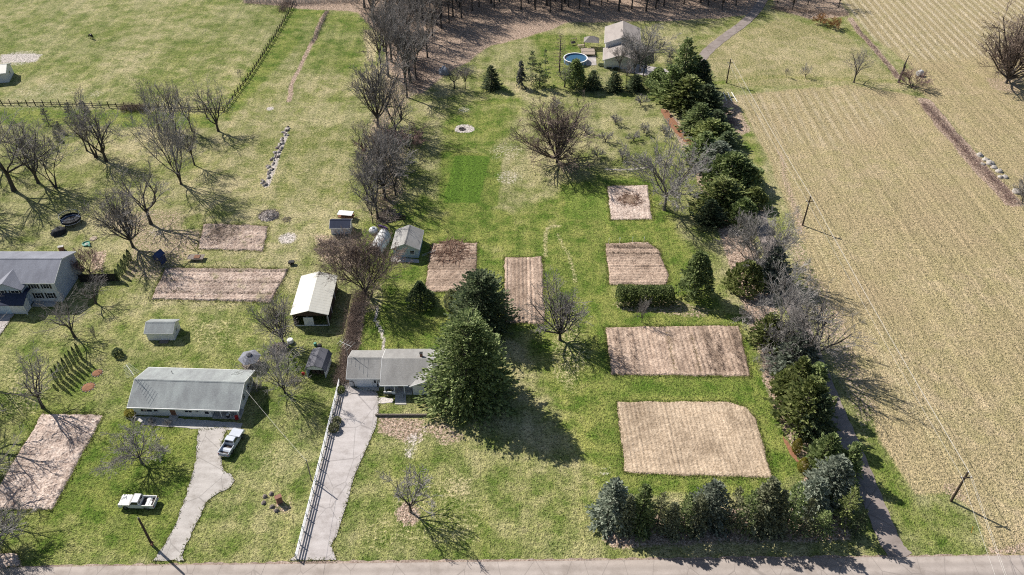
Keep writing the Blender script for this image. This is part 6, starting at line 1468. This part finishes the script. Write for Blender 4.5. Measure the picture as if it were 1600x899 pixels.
# fire pit, burn piles
p = G(722, 202); fp = empty('fire_pit', p); tag(fp, 'ring of stones on pale ash in the back lawn', 'fire pit')
for i in range(12):
    t = i * .5236; q = blob('stone', (0, 0, 0), .2, .28, 'stone_dark', None, None, i); q.parent = fp; q.location = (.75 * math.cos(t), .75 * math.sin(t), 0)
MB().lathe([(.6, -.02), (.3, .12), (.02, .1)], 10).build('ash_heap', M['dark_interior'], fp)
def heap(px, py, r, h, n, mat, label, seed, cat='brush pile', name='brush_pile', tr_=.035):
    rr = np.random.RandomState(seed); S = []
    for _ in range(n):
        a = rr.uniform(0, 6.28); d = r * math.sqrt(rr.uniform(0, 1)); z = h * (1 - (d / r) ** 2) * rr.uniform(.1, 1); az = rr.uniform(0, 6.28); L = rr.uniform(.3, 1.0) * r * .5; ti = rr.uniform(-.35, .35)
        c = np.array([d * math.cos(a), d * math.sin(a), z]); v = np.array([math.cos(az), math.sin(az), ti]) * L; S.append((*(c - v), *(c + v), tr_, tr_ * .5))
    V, F = tubes_np(S, 4); V[:, 2] = np.maximum(V[:, 2], -.04); p = G(px, py); e = empty(name, p); tag(e, label, cat)
    obj('branches', mesh_np('branches', V, F, M[mat]), e)['kind'] = 'stuff'
    if mat in ('wood_grey', 'twig_brown', 'twig_red'): return
    rr2 = random.Random(seed); mb = MB().lathe([(r * 1.05, -.04), (r * .8, h * .22), (r * .4, h * .55), (.02, h * .7)], 12); mb.build('mound', M[{'leaf_litter': 'soil_pink', 'dead_plant': 'soil_litter', 'stone_dark': 'ash'}.get(mat, 'soil_litter')], e)
heap(420, 337, 2.2, 1.0, 260, 'stone_dark', 'dark burnt brush pile ringed with ash in the left meadow', 1)
heap(448, 343, 1.1, .35, 60, 'wood_grey', 'small pale scrap pile beside the burnt brush pile', 2)
heap(607, 338, 2.6, .9, 220, 'wood_grey', 'grey woodpile under the trees behind the light blue garage', 3, 'woodpile', 'wood_pile', .06)
heap(512, 388, 2.8, .9, 240, 'twig_brown', 'brown brush pile in front of the navy-roofed shed', 4)
heap(533, 374, 2.2, .6, 120, 'wood_grey', 'grey scrap timber pile against the navy-roofed shed', 5, tr_=.05)
heap(436, 546, 1.7, .7, 130, 'wood_grey', 'grey log pile under the bare tree before the barn', 6, 'woodpile', 'wood_pile', .09)
heap(705, 394, 4.2, .4, 420, 'leaf_litter', 'reddish heap of leaves and stalks on the plot by the light blue garage', 7, 'leaf pile', 'leaf_pile', .05)
heap(984, 312, 3.0, .35, 200, 'leaf_litter', 'brown straw heap on the small square plot', 8, 'leaf pile', 'leaf_pile', .05)
heap(1135, 192, 3.0, .6, 200, 'twig_red', 'reddish brush pile between the lane and the white pipes', 9)
heap(458, 596, 1.3, .5, 90, 'wood_grey', 'small stick pile beside the open gambrel shed', 10)
heap(350, 366, 3.6, .5, 340, 'dead_plant', 'tangle of dead stalks on the small untidy plot', 11, 'dead stalks', 'dead_stalks', .03)
# dried plants on the plots
def stalks(pts, name, label, n, h, seed, mat='dead_plant', wid=.4):
    rr = np.random.RandomState(seed); S = []
    for a, b2 in pts:
        a = G(*a); b2 = G(*b2)
        for _ in range(n):
            q = a.lerp(b2, rr.uniform(0, 1)); c = np.array([q.x + rr.normal(0, wid), q.y + rr.normal(0, wid * .6), .05])
            for _k in range(3): S.append((*c, *(c + np.array([rr.normal(0, .3), rr.normal(0, .3), h * rr.uniform(.25, 1)])), .02, .008))
    V, F = tubes_np(S, 3); tag(obj(name, mesh_np(name, V, F, M[mat])), label, 'dried plants', kind='stuff')
stalks([((962, 520), (974, 580)), ((984, 522), (995, 580)), ((1103, 522), (1113, 580)), ((1146, 522), (1160, 578)), ((1117, 520), (1130, 580))], 'dried_plants', 'rows of dried stalks standing in the wide plot', 90, .8, 1, 'twig_brown')
stalks([((1043, 520), (1055, 580)), ((1080, 522), (1092, 580))], 'dried_plants', 'thin green-brown plant rows in the wide plot', 70, .4, 2, 'leaf_gold', .2)
stalks([((955, 387), (1020, 388)), ((950, 396), (1030, 397))], 'dried_plants', 'row of dried stems along the back of the cross-row plot', 140, .6, 3)
stalks([((258, 422), (445, 424)), ((250, 440), (440, 442)), ((244, 456), (432, 460))], 'dried_plants', 'dried stubble rows in the long stubbly plot', 260, .5, 4)
# row of stones in the meadow, boulders in the hedgerow
rw = empty('stone_row', G(432, 245)); tag(rw, 'crooked row of pale field stones in the left meadow', 'stone row'); o0 = G(432, 245)
for i in range(54):
    t = i / 53; q = G(451 + (411 - 451) * t + 3 * math.sin(i), 199 + (290 - 199) * t) + Vector((rng.uniform(-.5, .5), rng.uniform(-.5, .5), 0)); s_ = blob('stone', (0, 0, 0), rng.uniform(.28, .6), rng.uniform(.25, .5), 'stone' if i % 3 else 'stone_dark', None, None, i + 40, seg=(8, 4)); s_.parent = rw; s_.location = q - o0
for i, (x, y, r) in enumerate(((1531, 243, .9), (1540, 250, .9), (1547, 256, 1.1), (1553, 262, .8), (1561, 268, .9), (1563, 277, .7), (1570, 277, .8), (1589, 300, 1.2), (1536, 257, .6))):
    blob('boulder', G(x, y), r, r * .7, 'stone', 'pale boulder in the stony hedgerow between the hay fields', 'boulder', i + 80, 'hedgerow boulders', seg=(9, 5))
p = G(1436, 118); hb = empty('wrapped_bale', p, .6); tag(hb, 'white plastic-wrapped bale beside the dead snag', 'hay bale'); MB().tube((-.8, 0, .75), (.8, 0, .75), .8, .8, 18).build('wrap', M['white_tarp'], hb, bevel=.06); MB().tube((.82, 0, .75), (.86, 0, .75), .55, .5, 14).build('end_face', M['dark_interior'], hb)
for i, (x0, y0, x1, y1) in enumerate(((1123, 145, 1128, 158), (1130, 145, 1135, 158), (1137, 145, 1143, 159), (1143, 145, 1152, 160))):
    a, b2 = G(x0, y0), G(x1, y1); tag(MB().tube((0, 0, .12), b2 - a + Vector((0, 0, .12)), .10, .10, 8).build('white_pipe', M['white_paint'], None, a), 'long white pipe lying on the grass beside the lane', 'pipe', 'white pipes by the lane')
blob('tarp_heap', G(694, 114), 1.7, 1.9, 'grey_tarp', 'grey-blue tarpaulin heap at the edge of the wood', 'tarp', 9)
# hoop tent and neighbours
p = G(592, 392); ht = empty('hoop_tent', (p.x, p.y + 2.0, 0), R(-12)); tag(ht, 'sagging white hoop tent beside the light blue garage', 'tent')
V = []; F = []; n, m = 15, 11; rr = random.Random(4)
for j in range(m):
    for i in range(n):
        t = math.pi * i / (n - 1); s_ = 1 - .25 * abs(j / (m - 1) - .5) ** 2; V.append((math.cos(t) * 1.55 * s_, -3.2 + 6.4 * j / (m - 1), math.sin(t) * 2.1 * s_ * (1 - .10 * (j % 2)) + rr.uniform(-.06, .06)))
for j in range(m - 1):
    for i in range(n - 1): F.append((j * n + i, j * n + i + 1, (j + 1) * n + i + 1, (j + 1) * n + i))
obj('cover', mesh_np('cover', V, F, M['white_tarp'], True), ht); MB().add([(-1.4, 3.1, 0), (1.4, 3.1, 0), (1.0, 3.1, 1.5), (0, 3.1, 2.0), (-1.0, 3.1, 1.5)], [(0, 1, 2, 3, 4)]).build('end_sheet', M['white_tarp'], ht)
for j in range(0, m, 2): 
    y = -3.2 + 6.4 * j / (m - 1); MB().path([(math.cos(math.pi * i / 8) * 1.6, y, math.sin(math.pi * i / 8) * 2.14) for i in range(9)], .03, 4).build('hoop', M['steel'], ht)
p = G(584, 363); dm = empty('covered_tank', p); tag(dm, 'round grey-white covered tank behind the hoop tent', 'tank'); MB().lathe([(1.0, -.05), (1.05, .6), (.85, .95), (.4, 1.15), (.02, 1.2)], 16).build('shell', M['white_tarp'], dm, smooth=True); MB().lathe([(.3, 1.16), (.3, 1.3), (.02, 1.32)], 10).build('lid', M['grey_tarp'], dm)
p = G(598, 356); ky = empty('kayak', p, R(-30)); tag(ky, 'purple kayak lying under the trees behind the garage', 'kayak'); MB().add([(-1.6, 0, .28), (-.8, -.32, .02), (-.8, .32, .02), (.8, -.32, .02), (.8, .32, .02), (1.6, 0, .28), (-.8, -.3, .36), (-.8, .3, .36), (.8, -.3, .36), (.8, .3, .36)], [(0, 1, 6), (0, 7, 2), (0, 2, 1), (0, 6, 7), (1, 3, 8, 6), (2, 7, 9, 4), (1, 2, 4, 3), (6, 8, 9, 7), (5, 8, 3), (5, 4, 9), (5, 3, 4), (5, 9, 8)]).build('hull', M['purple_plastic'], ky); MB().lathe([(.28, .362), (.3, .40), (.24, .40)], 12, ring=True).build('cockpit_rim', M['black_metal'], ky)
p = G(627, 341); cf = empty('cold_frame', p); tag(cf, 'small empty timber garden frame behind the light blue garage', 'garden frame')
for b6 in ((-.9, .9, -.6, -.52, -.05, .3), (-.9, .9, .52, .6, -.05, .3), (-.9, -.82, -.518, .518, -.05, .3), (.82, .9, -.518, .518, -.05, .3)): MB().box(*b6).build('plank', M['wood_dark'], cf)
p = G(670, 397); pc = empty('ladder', (p.x, p.y, .1), .5); tag(pc, 'white ladder leaning low beside the light blue garage', 'ladder')
for y in (-.2, .2): MB().tube((-1.6, y, 0), (1.6, y, .35), .03, .03, 5).build('stile', M['aluminium_wire'], pc)
for i in range(9): MB().tube((-1.4 + i * .35, -.2, .02 + i * .038), (-1.4 + i * .35, .2, .02 + i * .038), .02, .02, 5).build('rung', M['aluminium_wire'], pc)
# things round the barns and houses
def drum(px, py, r, h, mat, name, label, cat):
    e = empty(name, G(px, py)); tag(e, label, cat); MB().lathe([(r * .9, -.02), (r, .05), (r, h * .33), (r * 1.04, h * .36), (r, h * .39), (r, h * .95), (r * .9, h)], 14).build('shell', M[mat], e); MB().lathe([(r * .82, h + .002), (r * .82, h + .05), (.02, h + .07)], 14).build('lid', M[mat], e)
drum(454, 535, .6, .7, 'white_tarp', 'water_tub', 'white round tub on the lawn before the barn', 'tub'); drum(493, 540, .3, .6, 'teal_plastic', 'rain_drum', 'small teal drum behind the open gambrel shed', 'drum'); drum(500, 545, .45, .9, 'black_metal', 'rain_drum', 'black drum behind the open gambrel shed', 'drum')
p = G(474, 585); gc = empty('fuel_can', p); tag(gc, 'red fuel can beside the open gambrel shed', 'fuel can'); MB().box(-.25, .25, -.18, .18, -.02, .5).build('body', M['red_plastic'], gc, bevel=.05); MB().tube((.1, 0, .5), (.25, 0, .68), .04, .03, 6).build('spout', M['amber'], gc)
p = G(456, 413); ct = empty('garden_cart', p); tag(ct, 'small black garden cart at the end of the stubbly plot', 'cart'); MB().box(-.6, .6, -.4, .4, .35, .75).build('tray', M['black_metal'], ct); MB().path([(.6, 0, .5), (1.3, 0, .9)], .03).build('handle', M['steel'], ct)
for y in (-.42, .42): MB().tube((-.1, y - .05, .25), (-.1, y + .05, .25), .25, .25, 12).build('wheel', M['rubber'], ct)
p = G(358, 655); gr = empty('barbecue_grill', p); tag(gr, 'black kettle grill on the porch of the long low house', 'grill'); MB().lathe([(.02, .55), (.25, .62), (.34, .8), (.3, .98), (.12, 1.1), (.02, 1.12)], 14).build('kettle', M['black_metal'], gr, smooth=True); MB().box(-.22, .22, -.2, .2, 1.13, 1.2).build('cover_plate', M['white_paint'], gr)
for i in range(3): MB().tube((.15 * math.cos(i * 2.09), .15 * math.sin(i * 2.09), .6), (.36 * math.cos(i * 2.09), .36 * math.sin(i * 2.09), -.02), .02, .02, 5).build('leg', M['black_metal'], gr)
p = G(371, 657); cc = empty('garden_chair', p, .4); tag(cc, 'dark red garden chair on the porch of the long low house', 'chair'); MB().box(-.28, .28, -.26, .26, .42, .47).build('seat', M['red_plastic'], cc); MB().box(-.28, .28, .24, .3, .47, 1.0).build('backrest', M['red_plastic'], cc)
for x in (-.24, .24):
    for y in (-.22, .24): MB().tube((x, y, -.02), (x, y, .42), .025, .025, 5).build('leg', M['black_metal'], cc)
# brick post in its bed, mailbox
p = G(437, 785); bp = empty('brick_post', p, R(32)); tag(bp, 'brick lamp post base in a stone bed on the left front lawn', 'brick post')
bk = MB().box(0, .27, 0, .13, 0, .09).mesh('brick', M['brick_red'])
for j in range(14):
    for i in range(3):
        for k_ in range(4): obj('brick', bk, bp, (-.43 + i * .29 + (.04 if j % 2 else 0), -.28 + k_ * .14, -.03 + j * .1))
MB().box(-.5, .52, -.36, .36, 1.375, 1.47).build('cap_slab', M['brick_red'], bp)
for i, (x, y) in enumerate(((414, 776), (412, 786), (424, 772), (425, 792), (432, 798))): blob('boulder', G(x, y), .4, .35, 'stone_dark', 'reddish edging boulder around the brick post bed', 'boulder', i + 120, 'bed edging boulders', seg=(8, 4))
p = G(241, 856); mbx = empty('mailbox', p, .3); tag(mbx, 'small mailbox beside the driveway-mouth utility pole', 'mailbox'); MB().box(-.05, .05, -.05, .05, -.1, 1.0).build('post', M['wood_grey'], mbx); MB().prism([(-.14, 1.0), (.14, 1.0), (.14, 1.18), (.08, 1.27), (-.08, 1.27), (-.14, 1.18)], 'y', -.3, .3).build('box', M['rust'], mbx); MB().box(.142, .16, .0, .04, 1.15, 1.36).build('flag', M['red_plastic'], mbx)
for i, (x, y, r) in enumerate(((152, 583, .9), (138, 605, 1.1))): 
    e = empty('flower_bed', G(x, y)); tag(e, ('small round mulched flower bed on the left lawn', 'larger round mulched flower bed near the slim evergreens')[i], 'flower bed'); MB().lathe([(r, -.02), (r * .8, .1), (.02, .22)], 12).build('mulch', M['mulch'], e)
    for k_ in range(12): q = blob('edging_stone', (0, 0, 0), .14, .16, 'stone', None, None, k_ + 200, seg=(6, 3)); q.parent = e; q.location = (r * 1.05 * math.cos(k_ * .5236), r * 1.05 * math.sin(k_ * .5236), 0)
p = G(546, 607); gl = empty('arched_gate', p, .3); tag(gl, 'black arched gate frame at the house end of the rail fence', 'gate'); MB().path([(-.9, 0, -.05), (-.9, 0, 1.1), (-.6, 0, 1.6), (0, 0, 1.8), (.6, 0, 1.6), (.9, 0, 1.1), (.9, 0, -.05)], .06).build('arch', M['black_metal'], gl)
for x in (-.6, -.3, 0, .3, .6): MB().tube((x, 0, .05), (x, 0, 1.1), .02, .02, 4).build('bar', M['black_metal'], gl)
p = G(1054, 196); tag(patch('mulch_edge', [(1031, 170), (1042, 172), (1052, 186), (1072, 210), (1084, 226), (1075, 226), (1060, 212), (1045, 196)], .01, M['mulch'], 'orange mulch edge below the conifers beside the orchard', 'mulch', .25, 41), None, None)
p = G(1244, 710); patch('mulch_edge', [(1222, 680), (1232, 690), (1240, 706), (1250, 722), (1243, 722), (1230, 704)], .01, M['mulch'], 'orange mulch edge around the golden cone shrub', 'mulch', .2, 42)

# ------------------------------------------------------------------ horse in the far pasture
p = G(144, 61); hs = empty('horse', p, R(150)); tag(hs, 'black horse grazing alone in the big pasture', 'horse')
J = [((0, 0, 1.25), .34), ((.45, 0, 1.28), .30), ((-.55, 0, 1.3), .33), ((.75, 0, 1.32), .2), ((1.1, 0, 1.15), .15), ((1.4, 0, .75), .12), ((1.5, 0, .5), .11), ((1.62, 0, .22), .06)]
ed = [(0, 1), (0, 2), (1, 3), (3, 4), (4, 5), (5, 6), (6, 7)]
for s in (-1, 1):
    i = len(J); J += [((.5, s * .17, .95), .13), ((.52, s * .17, .52), .075), ((.5, s * .17, .12), .05), ((.55, s * .17, .02), .065)]; ed += [(1, i), (i, i + 1), (i + 1, i + 2), (i + 2, i + 3)]
    i = len(J); J += [((-.55, s * .18, .95), .16), ((-.72, s * .18, .55), .08), ((-.66, s * .18, .12), .05), ((-.6, s * .18, .02), .065)]; ed += [(2, i), (i, i + 1), (i + 1, i + 2), (i + 2, i + 3)]
me = bpy.data.meshes.new('body'); me.from_pydata([j[0] for j in J], ed, []); me.materials.append(M['horse_coat'])
ho = obj('body', me, hs); ho.modifiers.new('skin', 'SKIN'); ho.modifiers.new('sub', 'SUBSURF').levels = 1; ho.modifiers['sub'].render_levels = 1
for v, j in zip(me.skin_vertices[0].data, J): v.radius = (j[1], j[1])
me.skin_vertices[0].data[0].use_root = True
MB().path([(-.85, 0, 1.4), (-1.0, 0, 1.2), (-1.02, 0, .6)], .06, 5).build('tail', M['horse_coat'], hs); MB().add([(.7, 0, 1.5), (1.1, 0, 1.34), (1.4, 0, .95), (1.3, .03, .9), (.75, .03, 1.3)], [(0, 1, 4), (1, 2, 3, 4)]).build('mane', M['horse_coat'], hs)
for s in (-1, 1): MB().tube((1.42, s * .07, .72), (1.36, s * .09, .88), .03, .005, 5).build('ear', M['horse_coat'], hs)
